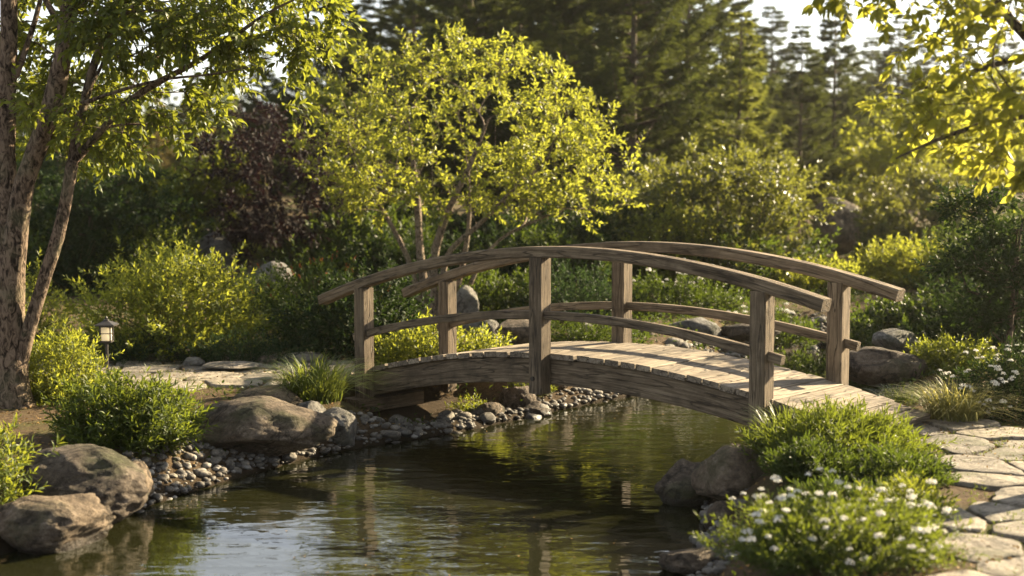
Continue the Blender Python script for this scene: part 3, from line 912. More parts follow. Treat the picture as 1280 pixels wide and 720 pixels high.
# stones beyond the path and in the background beds
for (px, by, z, w, h, lb, mt, sd_) in [
        (218, 449, -.05, .62, .17, 'low brown rock at the far edge of the left path', 'rock', 131), (285, 462, -.03, .70, .055, 'flat stone slab set on the far side of the left path', 'flag', 132),
        (378, 455, -.05, .55, .12, 'flat grey stone at the foot of the dark glossy shrub', 'rock_grey', 133), (240, 458, -.05, .26, .10, 'small rounded stone beside the flat slab on the left path', 'rock_grey', 134),
        (333, 456, -.05, .24, .10, 'small stone between the flat slab and the grey stone', 'rock', 135), (196, 452, -.05, .3, .08, 'small flat stone at the left end of the path edge', 'rock', 136),
        (258, 345, .30, .95, .80, 'tall grey standing boulder in front of the purple maple', 'rock_grey', 137), (336, 375, .15, .80, .62, 'pale pointed boulder beside the red tipped shrub', 'rock_grey', 138),
        (579, 400, .05, .45, .50, 'rounded grey boulder behind the far left bridge post', 'rock_grey', 139), (653, 432, .0, .70, .36, 'brown boulder seen through the rails left of the centre post', 'rock', 140),
        (600, 425, .0, .5, .3, 'dim grey stone seen through the rails behind the bright plant', 'rock_grey', 141), (870, 428, -.1, .8, .25, 'grey stone seen between the rails right of the centre posts', 'rock_grey', 142),
        (1052, 303, .62, 1.35, 1.0, 'big sunlit domed boulder in the hazy background on the right', 'rock', 143), (886, 345, .30, 1.4, .65, 'grey green boulder behind the handrail under the yellow shrub', 'rock_grey', 144),
        (940, 425, -.1, .9, .22, 'low flat stone on the far pond edge behind the right rail', 'rock', 145), (1125, 440, .05, .6, .25, 'low stone behind the broad dark boulder', 'rock_grey', 146),
        (730, 428, -.02, .4, .25, 'small pale stone behind the deck right of the centre post', 'rock_grey', 147), (800, 425, -.02, .45, .2, 'dark small stone behind the far centre bridge post', 'rock', 148)]:
    rock('boulder', lb, px, by, w, h, w * .8, z=z, seed=sd_, mat=mt, rough=.12 if sd_ != 143 else .05, sub=4)

# pebbles: shared meshes, one object each
protos = [rock_mesh('pebble', 200 + q, 3, 3, .12, M['pebble']) for q in range(7)]
used = [False] * 7
def pebble(x, y, s, z, rng, label, group):
    q = int(rng.integers(0, 7))
    if used[q]:
        o = protos[q].copy(); COL.objects.link(o)
    else:
        o = protos[q]; used[q] = True
    f = rng.uniform(.7, 1.0)
    o.scale = (s * .5, s * .5 * f, s * .5 * rng.uniform(.5, .72))
    o.rotation_euler = (rng.uniform(-.25, .25), rng.uniform(-.25, .25), rng.uniform(0, 6.28))
    o.location = (x, y, z + s * .07)
    tag(o, label, 'pebble', group)
def shore(t0, t1, n, out, smin, smax, label, group, seed):
    rng = np.random.default_rng(seed)
    done = []
    a = np.array(t0); b = np.array(t1)
    seg = POND[a:b + 1]; L = np.concatenate([[0], np.cumsum(np.linalg.norm(np.diff(seg, axis=0), axis=1))])
    tries = 0
    while len(done) < n and tries < n * 40:
        tries += 1
        s = rng.uniform(0, L[-1]); x, y = np.interp(s, L, seg[:, 0]), np.interp(s, L, seg[:, 1])
        x2, y2 = np.interp(min(s + .05, L[-1]), L, seg[:, 0]), np.interp(min(s + .05, L[-1]), L, seg[:, 1])
        x1, y1 = np.interp(max(s - .05, 0), L, seg[:, 0]), np.interp(max(s - .05, 0), L, seg[:, 1])
        t = nz(np.array([x2 - x1, y2 - y1])); nr = np.array([-t[1], t[0]])
        off = rng.uniform(*out); p = np.array([x, y]) + nr * off
        sz = smin + (smax - smin) * rng.uniform() ** 2.2
        if any(np.hypot(p[0] - d[0], p[1] - d[1]) < (sz + d[2]) * .40 for d in done): continue
        done.append((p[0], p[1], sz)); pebble(p[0], p[1], sz, HH(*p), rng, label, group)
shore(4, 8, 125, (-.2, .5), .07, .17, 'grey river pebble on the left shore between the boulders', 'pebbles on the left shore', 1)
shore(8, 13, 95, (-.14, .55), .09, .26, 'rounded stone on the shaded bank beneath the bridge', 'stones on the bank beneath the bridge', 2)
shore(13, 19, 48, (-.2, .6), .16, .42, 'grey stone along the far pond edge behind the bridge', 'stones along the far pond edge', 3)
shore(21, 27, 28, (-.12, .3), .07, .22, 'small stone on the right shore below the ferny mound', 'stones on the right shore', 4)

# finer shingle between the pebbles, too many to count
import bmesh
bm = bmesh.new(); bmesh.ops.create_icosphere(bm, subdivisions=2, radius=1); bm.verts.ensure_lookup_table()
IV = np.array([v.co[:] for v in bm.verts]); IF = np.array([[v.index for v in f.verts] for f in bm.faces]); bm.free()
rng = np.random.default_rng(71)
mb = MB()
n = 62000; X = rng.uniform(-4, 7, n); Y = rng.uniform(8.5, 22, n); sd_ = sdist(X, Y, POND)
kp = (sd_ > -.25) & (sd_ < .5 + .15 * vnoise(X, Y, 3.1)) & ((X < 1.5) | (Y > 14)) & ~((X < -2.9) & (Y < 10.6)); X, Y = X[kp], Y[kp]
for x, y, z in zip(X, Y, H(X, Y)):
    q = (.014 + .030 * rng.uniform() ** 2) * np.array([1, rng.uniform(.65, 1), rng.uniform(.45, .7)]); a = rng.uniform(0, 6.28)
    V = IV * (1 + .12 * np.sin(IV @ rng.normal(0, 2.2, 3) + rng.uniform(0, 6))[:, None]) * q
    c, s_ = math.cos(a), math.sin(a)
    mb.add(np.stack([V[:, 0] * c - V[:, 1] * s_ + x, V[:, 0] * s_ + V[:, 1] * c + y, V[:, 2] + z + q[2] * .35], -1), [IF], rnd=rng.uniform())
gravel = mb.build('gravel', M['shingle'], None, True)
tag(gravel, 'fine grey shingle filling the banks between the pebbles', 'gravel', kind='stuff')

# ================================================================== LANTERN
lp = onz(134.5, 471, -.05)
lz = HH(lp[0], lp[1])
lamp = empty('path_lantern', (lp[0], lp[1], lz), 'small black garden path lantern with pyramid roof beside the tree shrub', 'lantern')
def boxm(mb, c, s):
    c = np.array(c, float); s = np.array(s, float) / 2
    V = np.array([(x, y, z) for x in (-1, 1) for y in (-1, 1) for z in (-1, 1)], float) * s + c
    mb.add(V, [[(0, 1, 3, 2), (4, 6, 7, 5), (0, 4, 5, 1), (2, 3, 7, 6), (0, 2, 6, 4), (1, 5, 7, 3)]])
mb = MB(); V, Q = tube_arrays(np.array([(0, 0, -.12), (0, 0, .02), (0, 0, .40)]), [.016] * 3, 12); mb.add(V, [Q]); 
V, Q = tube_arrays(np.array([(0, 0, -.02), (0, 0, .012), (0, 0, .018)]), [.045, .045, .018], 14); mb.add(V, [Q]); mb.build('pole', M['black_metal'], lamp, True)
mb = MB()
boxm(mb, (0, 0, .407), (.125, .125, .016)); boxm(mb, (0, 0, .395), (.07, .07, .016))
for sx in (-1, 1):
    for sy in (-1, 1): boxm(mb, (sx * .054, sy * .054, .49), (.013, .013, .15))
for sx in (-1, 1):
    boxm(mb, (sx * .0545, 0, .495), (.008, .095, .007)); boxm(mb, (0, sx * .0545, .495), (.095, .008, .007))
boxm(mb, (0, 0, .570), (.128, .128, .014)); mb.build('frame', M['black_metal'], lamp)
mb = MB(); boxm(mb, (0, 0, .489), (.092, .092, .144)); mb.build('glass', M['lamp_glass'], lamp)
mb = MB()
def pyr(mb, z0, w0, z1, w1):
    V = np.array([(x * w / 2, y * w / 2, z) for z, w in ((z0, w0), (z1, w1)) for x, y in ((-1, -1), (1, -1), (1, 1), (-1, 1))])
    mb.add(V, [[(3, 2, 1, 0), (4, 5, 6, 7), (0, 1, 5, 4), (1, 2, 6, 5), (2, 3, 7, 6), (3, 0, 4, 7)]])
pyr(mb, .578, .215, .590, .215); pyr(mb, .591, .205, .628, .06); pyr(mb, .629, .05, .645, .045); mb.build('roof', M['black_metal'], lamp)
mb = MB(); V, Q = tube_arrays(np.array([(0, 0, .645), (0, 0, .655), (0, 0, .668), (0, 0, .68)]), [.008, .015, .013, .001], 10); mb.add(V, [Q]); mb.build('finial', M['black_metal'], lamp, True)

# ================================================================== NEAR TREES
rng = np.random.default_rng(77)
D0 = 13.4
A = lambda *pts, D=D0, dy=0.0: np.array([atd(x, y, D + dy * i) for i, (x, y) in enumerate(pts)])
tb = onz(14, 506, -.1)
b1 = A((16, 512), (14, 470), (13, 430), (10, 330), (8, 240), (9, 130), (12, 0), (6, -120), (10, -240))
b2 = A((14, 400), (17, 320), (29, 225), (50, 175), (66, 135), (80, 70), (86, 0), (110, -90), (150, -190), dy=-.07)
b3 = A((22, 470), (30, 432), (55, 345), (73, 300), (87, 230), (90, 205), dy=-.03)
b3a = A((90, 205), (97, 165), (110, 110), (122, 55), (146, 22), (186, -6), (250, -50), (330, -100), dy=.08)
b3b = A((91, 203), (112, 180), (132, 157), (158, 125), (200, 100), (228, 88), (268, 66), (300, 40), (335, 12), (390, -10), dy=-.10)
b4 = A((58, 150), (92, 133), (130, 119), (172, 106), (215, 95), (262, 96), (310, 84), dy=-.16)
b5 = A((84, 40), (60, 15), (40, -40), (-10, -110), dy=.1)
b6 = A((20, 95), (40, 40), (55, -10), (60, -90), dy=.15)
b7 = A((105, 120), (128, 92), (140, 45), (135, 0), dy=.2)
b8 = A((128, 160), (160, 145), (185, 150), (215, 160), dy=.1)
bases = [(b1, [.23, .165, .145, .12, .09, .082, .078, .065, .05]), (b2, [.12, .115, .095, .092, .088, .08, .076, .055, .03]), (b3, [.085, .068, .060, .057, .055, .058]),
         (b3a, [.048, .050, .042, .038, .030, .024, .017, .01]), (b3b, [.044, .04, .036, .033, .029, .026, .023, .018, .013, .008]), (b4, [.026, .022, .018, .014, .012, .01, .006]),
         (b5, [.035, .03, .022, .012]), (b6, [.03, .026, .02, .012]), (b7, [.02, .017, .013, .009]), (b8, [.015, .012, .009, .006])]
T = np.concatenate([ell(rng, 300, (-4.3, 14.3, 4.7), (2.9, 1.5, 1.6), .5, clump=.7),
                    ell(rng, 90, (-3.6, 14.3, 3.3), (2.0, .8, .75), .5, clump=.6), ell(rng, 26, (-3.35, 12.9, 3.45), (.65, .5, .35), .5, clump=.5),
                    ell(rng, 90, (-2.55, 13.1, 3.65), (1.05, .9, .55), .6, clump=.5), ell(rng, 110, (-2.4, 12.8, 5.0), (1.5, 1.2, 1.0), .6, clump=.6),
                    ell(rng, 46, (-4.3, 14.4, 2.9), (1.5, .7, .75), .6, clump=.5),
                    ell(rng, 22, (-3.9, 13.2, 2.65), (.75, .8, .3), .6)])
broadleaf('shade_tree', 'big leaning multi stemmed tree with flaky brown bark at the left edge', 'tree', tb, bases, T, M['leaf_bright'], M['bark'], per=5, k=10, slen=.30, L=.098, W=.046,
          seed=7, tpl=LANCE, droop=.28, rough=.16, tipr=.0035)

# central vase shaped tree
D1 = 20.5
C1 = lambda *pts, dy=0.0, y0=0.0: np.array([atd(x, y, D1 + y0 + dy * i) for i, (x, y) in enumerate(pts)])
cb = atd(545, 392, D1); cb[2] = HH(cb[0], D1) - .05
st = lambda *pts, dy=0, y0=0: np.concatenate([[cb + np.array([(pts[0][0] - 545) / 1772 * 8, y0, 0])], C1(*pts, dy=dy, y0=y0)])
cbases = [(st((513, 326), (492, 285), (471, 252), (448, 200), dy=-.12), [.05, .042, .036, .03, .016]), (st((525, 320), (523, 280), (522, 245), (516, 203), (510, 150), dy=.1, y0=.05), [.075, .06, .055, .05, .035, .018]),
          (st((540, 322), (548, 298), (556, 272), (571, 240), (590, 203), (610, 150), dy=-.1, y0=-.05), [.08, .065, .058, .05, .042, .034, .016]), (st((583, 312), (586, 285), (588, 258), (585, 210), dy=.14, y0=.15), [.05, .04, .034, .03, .015]),
          (st((556, 312), (589, 291), (612, 268), (638, 240), (680, 205), dy=-.1, y0=-.1), [.055, .042, .036, .03, .026, .013]), (st((600, 325), (625, 295), (660, 280), (705, 262), dy=.05, y0=.1), [.04, .03, .024, .018, .01])]
rng = np.random.default_rng(31)
T = np.concatenate([ell(rng, 400, (-.80, 20.5, 2.62), (2.35, 2.0, 1.40), .12, clump=.42, zmin=1.5), ell(rng, 90, (.85, 20.3, 2.15), (1.1, 1.0, .8), .4, clump=.4), ell(rng, 70, (-2.05, 20.4, 2.3), (.9, 1.0, .75), .6, clump=.5),
                    ell(rng, 40, (-.9, 20.5, 3.75), (1.5, .9, .35), .6, clump=.4)])
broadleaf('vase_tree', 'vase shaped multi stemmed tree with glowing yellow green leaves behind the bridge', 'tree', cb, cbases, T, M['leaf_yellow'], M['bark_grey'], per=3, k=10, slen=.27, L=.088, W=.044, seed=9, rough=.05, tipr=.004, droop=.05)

# overhanging tree on the right (trunk just outside the frame)
D2 = 9.2
rb_ = np.array([4.35, 9.5, HH(4.35, 9.5) - .05])
C2 = lambda *pts, dy=0.0: np.array([atd(x, y, D2 + dy * i) for i, (x, y) in enumerate(pts)])
t2 = np.array([rb_, (4.33, 9.5, .8), (4.28, 9.45, 1.6), (4.22, 9.4, 2.3), (4.1, 9.35, 3.0), (4.0, 9.3, 3.8), (4.0, 9.4, 4.8)])
l1 = np.concatenate([[t2[3]], C2((1400, 130), (1285, 142), (1235, 152), (1190, 165), (1150, 182), (1120, 198), dy=-.06)])
l2 = np.concatenate([[t2[4]], C2((1380, 40), (1290, 68), (1240, 82), (1185, 96), (1150, 112), dy=.04)])
l3 = np.concatenate([[t2[4]], C2((1330, 80), (1285, 62), (1262, 28), (1240, -15), (1190, -70), (1120, -110), dy=.02)])
rng = np.random.default_rng(13)
T = np.concatenate([ell(rng, 150, (4.3, 9.4, 4.5), (2.3, 2.0, 1.2), .5, clump=.6), ell(rng, 34, (3.05, 9.1, 3.05), (.7, .6, .28), .6), ell(rng, 30, (2.95, 9.0, 2.55), (.55, .5, .26), .7), ell(rng, 26, (2.75, 9.2, 3.35), (.75, .6, .25), .7), ell(rng, 16, (3.25, 9.3, 2.25), (.3, .5, .15), .7)])
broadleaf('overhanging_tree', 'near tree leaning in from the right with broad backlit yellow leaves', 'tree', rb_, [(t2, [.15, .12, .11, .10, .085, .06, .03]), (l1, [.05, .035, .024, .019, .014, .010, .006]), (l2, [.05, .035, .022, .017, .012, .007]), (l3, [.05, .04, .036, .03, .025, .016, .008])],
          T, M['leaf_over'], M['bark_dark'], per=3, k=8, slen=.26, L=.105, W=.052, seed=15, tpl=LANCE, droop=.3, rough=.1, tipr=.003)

# purple maple and dark green trees on the left, back shrubs trees
def simple_tree(name, label, px, D, top_y, wpx, mat, bark, n=200, L=.1, W=.055, seed=1, low_y=None, group=None, trunk_r=.07, per=3, k=9, slen=.34, droop=.1, layered=False, cat='tree', lean=0.0, clump=None, multi=1, pads=1.0):
    x = (px - 640) / F * D; z0 = HH(x, D)
    zt = atd(px, top_y, D)[2]; zl = atd(px, low_y, D)[2] if low_y else z0 + .35 * (zt - z0)
    rx = wpx / F * D / 2
    rng = np.random.default_rng(seed)
    c = (x, D, (zt + zl) / 2); T = ell(rng, n, c, (rx, rx * .9, (zt - zl) / 2), .45, clump=clump or rx * .35, seed=seed)
    if pads:
        k_ = max(8, n // 7); T = T[rng.integers(0, k_, n)] + rng.normal(0, 1, (n, 3)) * np.array([.17, .17, .07]) * rx * pads
    if layered: T[:, 2] = zl + np.round((T[:, 2] - zl) / .5) * .5 + rng.normal(0, .06, n)
    b = np.array([x, D, z0 - .05]); bs = []
    for q in range(multi):
        a = rng.uniform(0, 6.28); o = np.array([math.cos(a), math.sin(a), 0]) * rx * (.35 if multi > 1 else .08)
        hh = np.linspace(0, 1, 6)
        P = b + np.outer(hh, [0, 0, (zt - z0) * .72]) + np.outer(hh ** 1.4, o) + np.outer(hh, [lean, 0, 0])
        bs.append((P, np.linspace(trunk_r, trunk_r * .25, 6) / (1 if multi == 1 else 1.5)))
    return broadleaf(name, label, cat, b, bs, T, mat, bark, per=per, k=k, slen=slen, L=L, W=W, seed=seed, group=group, droop=droop, rough=.06, tipr=.005, step=.25, twigs=False, minr=.006)

simple_tree('purple_maple', 'dark purple leaved maple left of the glowing central tree', 368, 26, 128, 215, M['leaf_purple'], M['bark_dark'], 330, .12, .05, 41, 320, layered=True, per=4, droop=.2, multi=3)
simple_tree('layered_tree', 'dark layered green tree behind the leaning trunk on the left', 118, 25, 205, 200, M['leaf_dark'], M['bark_dark'], 240, .11, .05, 42, 330, layered=True, per=4)
simple_tree('small_green_tree', 'mid green small tree standing between the dark layered tree and purple maple', 243, 27, 170, 130, M['leaf_bright'], M['bark_dark'], 190, .12, .06, 43, 285, per=4, multi=2)
simple_tree('dark_backdrop_tree', 'dense dark green tree behind the round sunlit bush', 20, 30, 150, 190, M['leaf_dark'], M['bark_dark'], 240, .13, .06, 44, 330, per=4)
simple_tree('dark_backdrop_tree', 'dense dark green tree filling the gap left of the purple maple', 175, 33, 225, 180, M['leaf_dark'], M['bark_dark'], 240, .14, .06, 45, 320, per=4)
simple_tree('olive_shrub_tree', 'broad dark olive shrub tree with sunlit rim right of the central tree', 900, 25, 198, 235, M['leaf_olive'], M['bark_dark'], 460, .11, .055, 46, 345, per=4, k=10, multi=3)
simple_tree('olive_shrub_tree', 'small pinkish olive shrub tree at the left of the broad olive one', 812, 28, 190, 130, M['leaf_olive'], M['bark_dark'], 190, .12, .06, 47, 330, per=4, multi=2)
simple_tree('pale_tree', 'hazy pale green tree behind the domed boulder', 1060, 42, 180, 150, M['leaf_olive'], M['bark_dark'], 230, .16, .09, 48, 280, per=4, multi=2, slen=.45)
simple_tree('pale_tree', 'hazy yellow tree filling the gap below the overhanging branches', 1190, 36, 95, 220, M['leaf_yellow'], M['bark_dark'], 330, .16, .09, 49, 260, per=4, multi=2, slen=.45)
simple_tree('pale_tree', 'pale spreading tree with dark fork trunk above the clipped shrubs', 1150, 30, 215, 130, M['leaf_olive'], M['bark_dark'], 170, .13, .07, 50, 300, per=4, multi=2)
simple_tree('red_tinged_tree', 'dark red tinged bushy tree at the right edge of the frame', 1262, 14.5, 205, 150, M['leaf_dark'], M['bark_dark'], 300, .07, .034, 51, 420, per=4, multi=3, slen=.22)
simple_tree('dark_backdrop_tree', 'dark rounded tree behind the stems of the central tree', 560, 31, 240, 260, M['leaf_dark'], M['bark_dark'], 240, .14, .07, 52, 370, per=4)
simple_tree('dark_backdrop_tree', 'dark tree between the central tree and the small pinkish olive one', 730, 33, 235, 160, M['leaf_mid'], M['bark_dark'], 200, .14, .07, 53, 370, per=4)
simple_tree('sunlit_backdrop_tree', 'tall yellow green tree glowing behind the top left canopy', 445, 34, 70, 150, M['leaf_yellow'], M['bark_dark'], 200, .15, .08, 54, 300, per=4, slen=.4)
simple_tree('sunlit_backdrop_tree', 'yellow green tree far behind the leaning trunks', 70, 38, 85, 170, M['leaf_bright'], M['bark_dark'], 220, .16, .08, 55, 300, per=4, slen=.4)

# ================================================================== CONIFERS
def conifer_meshes(seed, h, rad, mat, dens=1.0, bare=.1, irregular=.3, droop=.25):
    """returns trunk and crown mesh data of a conifer of height h standing at the origin"""
    rng = np.random.default_rng(seed)
    mb = MB()
    zz = np.linspace(-.2, h, 14)
    V, Q = tube_arrays(np.stack([np.sin(zz * .5 + seed) * .03, np.cos(zz * .4) * .03, zz], -1), np.linspace(h * .016, .012, 14), 9); mb.add(V, [Q])
    Ps, ds, ns_, Ls, Ws, rs = [], [], [], [], [], []
    z = h * bare
    while z < h * .985:
        f = (h - z) / h / (1 - bare)
        nb = int(rng.integers(4, 7))
        for b in range(nb):
            a = rng.uniform(0, 6.28)
            ln = rad * (f ** .8) * rng.uniform(1 - irregular * 1.6, 1 + irregular * .6) + .12
            if ln < .1: continue
            o = np.array([math.cos(a), math.sin(a), 0]); sdv = np.array([-o[1], o[0], 0])
            k = 7; t = np.linspace(0, 1, k)
            P = np.outer(t * ln, o) + np.outer(t ** 2 * ln * rng.uniform(-.1, .1), sdv)
            P[:, 2] = z + ln * (.22 * t - droop * 1.2 * t ** 2 + .25 * t ** 3 * (1 + f)) * (.6 + .6 * f)
            V, Q = tube_arrays(P, np.linspace(.012 + ln * .010, .004, k), 4); mb.add(V, [Q])
            m_ = max(5, int(ln * 11 * dens))
            tt = rng.uniform(.22, 1.0, m_) ** .8
            C = np.stack([np.interp(tt, t, P[:, c]) for c in range(3)], -1)
            sg = rng.choice([-1, 1], m_)
            tl = (.18 + .34 * ln * (1.05 - tt) ** .8 * .8) * rng.uniform(.6, 1.2, m_)
            td = nz(o * rng.uniform(.5, .9, (m_, 1)) + sdv * sg[:, None] * rng.uniform(.5, 1.0, (m_, 1)) + np.stack([np.zeros(m_), np.zeros(m_), rng.uniform(-.22, .16, m_)], -1))
            q = 9
            s = rng.uniform(0, 1, (m_, q))
            pp = C[:, None] + td[:, None] * (tl[:, None] * s)[..., None] + rng.normal(0, .015, (m_, q, 3))
            dd = td[:, None] * .9 + rng.normal(0, .5, (m_, q, 3)) * np.array([1, 1, .55])
            Ps.append(pp.reshape(-1, 3)); ds.append(dd.reshape(-1, 3)); ns_.append(rng.normal(0, .5, (m_ * q, 3)) + [0, 0, 1])
            Ls.append(rng.uniform(.13, .24, m_ * q)); Ws.append(rng.uniform(.022, .045, m_ * q)); rs.append(np.clip(np.repeat(rng.uniform(0, 1, m_), q) * .6 + rng.uniform(0, .4, m_ * q), 0, 1))
        z += h * .021 * rng.uniform(.6, 1.5) + .05
    tr = mb.build('trunk', M['bark_dark'], None, True)
    cr = leaf_obj('crown', np.concatenate(Ps), np.concatenate(ds), np.concatenate(ns_), np.concatenate(Ls), np.concatenate(Ws), np.concatenate(rs), KITE, mat, None)
    return tr, cr
CON = {'dark': conifer_meshes(1, 11, 2.7, M['needle'], 2.3, irregular=.4), 'pine': conifer_meshes(2, 11, 3.0, M['needle'], 2.4, .14, .5, .12),
       'light': conifer_meshes(3, 8.5, 1.9, M['needle_light'], 2.0, .03, .35, .2), 'brown': conifer_meshes(4, 9, 2.0, M['needle_brown'], 1.6, .1, .45)}
first = {k: True for k in CON}
def conifer(kind, px, D, top_y, label, group, wide=1.0, rz=0.0):
    x = (px - 640) / F * D; z0 = HH(x, D); h0 = {'dark': 11, 'pine': 11, 'light': 8.5, 'brown': 9}[kind]
    s = (atd(px, top_y, D)[2] - z0) / h0
    root = empty('conifer', (x, D, z0), label, 'conifer', group, rz)
    root.scale = (s * wide, s * wide, s)
    for src in CON[kind]:
        o = src if first[kind] else src.copy()
        if not first[kind]: COL.objects.link(o)
        o.parent = root
    first[kind] = False
gA = 'dark conifers standing behind the garden'
conifer('light', 922, 30, 12, 'slender sunlit yellow green conifer rising behind the olive shrub tree', None, 1.0, .4)
conifer('pine', 790, 33, -170, 'tall dark pine with a visible trunk right of the central tree', None, 1.0, 1.2)
conifer('dark', 998, 38, 24, 'dark pointed conifer against the bright sky right of the sunlit conifer', None, .9, 2.2)
conifer('dark', 1040, 42, -14, 'tallest hazy conifer against the bright sky gap on the right', None, .85, .2)
conifer('brown', 248, 40, 95, 'brownish sunlit conifer seen under the left canopy', None, 1.0, 3.2)
conifer('brown', 200, 52, 120, 'small brownish conifer far behind the left canopy', None, 1.0, 1.0)
lab = 'tall dark conifer in the dense stand behind the central tree'
for q, (kd, px, D, ty, wd) in enumerate([('pine', 705, 35, -150, .95), ('dark', 648, 38, -140, 1.0), ('pine', 590, 36, -120, 1.0), ('dark', 520, 41, -90, 1.0), ('pine', 858, 37, -110, .9), ('dark', 900, 43, -70, .95), ('dark', 752, 42, -150, 1.0),
        ('dark', 822, 44, -140, 1.0), ('dark', 618, 46, -140, 1.0), ('pine', 684, 48, -150, 1.0), ('dark', 478, 47, -40, 1.0), ('dark', 560, 52, -120, 1.1), ('dark', 785, 52, -150, 1.0), ('dark', 455, 55, 20, 1.0)]):
    conifer(kd, px, D, ty, lab, gA, wd, q * 1.7)
lab = 'hazy conifer of the far row below the bright sky on the right'
for q, (kd, px, D, ty) in enumerate([('dark', 962, 58, 0), ('dark', 1085, 60, 40), ('pine', 1120, 56, 15), ('dark', 1155, 62, 50), ('dark', 1200, 58, 45), ('pine', 1250, 60, 30), ('dark', 1300, 56, 20), ('dark', 1062, 66, 60), ('dark', 1015, 66, 55), ('dark', 935, 62, 20), ('dark', 1345, 60, 30)]):
    conifer(kd, px, D, ty, lab, 'hazy conifers of the far row', 1.0, q * 2.1)
lab = 'far conifer low behind the left canopy'
for q, (kd, px, D, ty) in enumerate([('dark', 385, 52, 70), ('pine', 320, 50, 115), ('dark', 440, 50, 5), ('pine', 412, 44, -70), ('dark', 330, 47, 60), ('dark', 130, 60, 130), ('dark', 60, 56, 95), ('pine', 0, 58, 110), ('dark', 300, 62, 175), ('dark', 345, 60, 165), ('dark', 420, 58, 120), ('pine', -60, 60, 100)]):
    conifer(kd, px, D, ty, lab, 'far conifers behind the left canopy', 1.0, q * 2.4)

# far wood as one mass
rng = np.random.default_rng(99)
n = 26000
X = rng.uniform(-62, 62, n); Y = 70 + rng.uniform(0, 10, n); top = 4.6 + 1.8 * vnoise(X, Y * 0, .35, 2) + 1.1 * vnoise(X, Y * 0, 1.3, 5)
Z = H(X, Y) + rng.uniform(0, 1, n) ** .8 * np.maximum(top, 1.5)
wood = leaf_obj('distant_woods', np.stack([X, Y, Z], -1), rng.normal(0, 1, (n, 3)), rng.normal(0, 1, (n, 3)), rng.uniform(.5, .9, n), rng.uniform(.3, .55, n), rng.uniform(0, 1, n), KITE, M['needle'], None)
tag(wood, 'far off dark tree line closing the view behind the conifers', 'woods', kind='stuff')

# ================================================================== SHRUBS
def gp(px, by, z=0.0):
    p = onz(px, by, z); return (float(p[0]), float(p[1]))
S = shrub
# left side
S('round_shrub', 'large round yellow green sunlit bush behind the left path', 'shrub', gp(217, 436), (.95, .85, 1.22), M['leaf_yellow'], (.078, .036), 800, 12, .30, .26, 301, spike=.15)
S('glossy_shrub', 'dark glossy broadleaf shrub left of the bridge handrail end', 'shrub', gp(452, 438), (.88, .66, .95), M['leaf_dark'], (.075, .034), 620, 13, .24, .25, 302, tpl=LANCE)
S('red_tipped_shrub', 'shrub with reddish shoot tips behind the dark glossy one', 'shrub', gp(400, 425), (.75, .6, 1.05), M['leaf_mid'], (.065, .03), 420, 12, .3, .3, 303, tips=M['leaf_red'], spike=.2)
S('leafy_shrub', 'bright yellow green shrub between tree trunk and path lantern', 'shrub', gp(78, 489), (.48, .45, .60), M['leaf_yellow'], (.062, .020), 480, 13, .22, .3, 304, tpl=LANCE, spike=.16)
S('fern_shrub', 'dense dark green feathery shrub on the bank above the pebbles', 'shrub', (-3.2, 11.7), (.58, .48, .47), M['leaf_fern'], (.082, .020), 620, 15, .27, .28, 305, tpl=LANCE, spike=.17, up=-.1)
S('corner_plant', 'lush bright plant in the lower left corner above the boulders', 'plant', (-3.78, 9.9, -.22), (.42, .40, .58), M['leaf_bright'], (.080, .022), 170, 12, .22, .3, 306, tpl=LANCE, spike=.15)
S('juniper', 'low spreading dark juniper at the far side of the left path', 'shrub', gp(303, 447), (.75, .4, .36), M['leaf_blue'], (.05, .012), 420, 14, .26, .3, 307, spike=.15)
S('juniper', 'low dark juniper at the foot of the large round bush', 'shrub', gp(160, 445), (.6, .4, .4), M['leaf_blue'], (.05, .012), 320, 14, .26, .3, 308, spike=.12)
S('leafy_shrub', 'bright leafy plant behind the far left bridge post under the rail', 'plant', gp(548, 450), (.78, .45, .45), M['leaf_yellow'], (.075, .026), 420, 12, .22, .3, 309, tpl=LANCE, spike=.16)
S('low_plant', 'small yellow green plant growing on the bank under the deck', 'plant', gp(588, 515, -.36), (.20, .18, .16), M['leaf_bright'], (.05, .014), 60, 9, .12, .3, 310, tpl=LANCE)
S('low_plant', 'tuft of bright leaves beside the stones under the centre post', 'plant', gp(664, 500, -.34), (.26, .16, .16), M['leaf_bright'], (.05, .014), 70, 9, .12, .3, 311, tpl=LANCE)
S('leafy_shrub', 'yellow leafed shrub glowing behind the base of the leaning trunk', 'shrub', gp(25, 425), (.6, .5, .95), M['leaf_yellow'], (.07, .026), 320, 12, .28, .3, 312, tpl=LANCE)
S('mid_shrub', 'soft green shrub below the dark layered tree', 'shrub', gp(190, 372), (.95, .7, 1.1), M['leaf_fern'], (.08, .035), 420, 12, .3, .3, 313)
S('mid_shrub', 'dark rounded shrub at the far left behind the trunk', 'shrub', gp(95, 372), (1.1, .9, 1.0), M['leaf_dark'], (.09, .04), 420, 12, .3, .3, 314)
S('mid_shrub', 'green shrub in the gap between round bush and red tipped shrub', 'shrub', gp(330, 405), (.7, .6, .7), M['leaf_mid'], (.07, .03), 360, 12, .28, .3, 315)
S('mid_shrub', 'dim green shrub below the purple maple', 'shrub', gp(430, 365), (1.3, .9, .85), M['leaf_mid'], (.09, .04), 420, 12, .3, .3, 316)
S('mid_shrub', 'green shrub at the foot of the central tree seen between the rails', 'shrub', gp(620, 395), (1.0, .7, .75), M['leaf_mid'], (.085, .04), 420, 12, .3, .3, 317)
S('mid_shrub', 'blue green shrub behind the near centre bridge post', 'shrub', gp(715, 400), (.9, .7, .7), M['leaf_blue'], (.085, .03), 420, 12, .3, .3, 318)
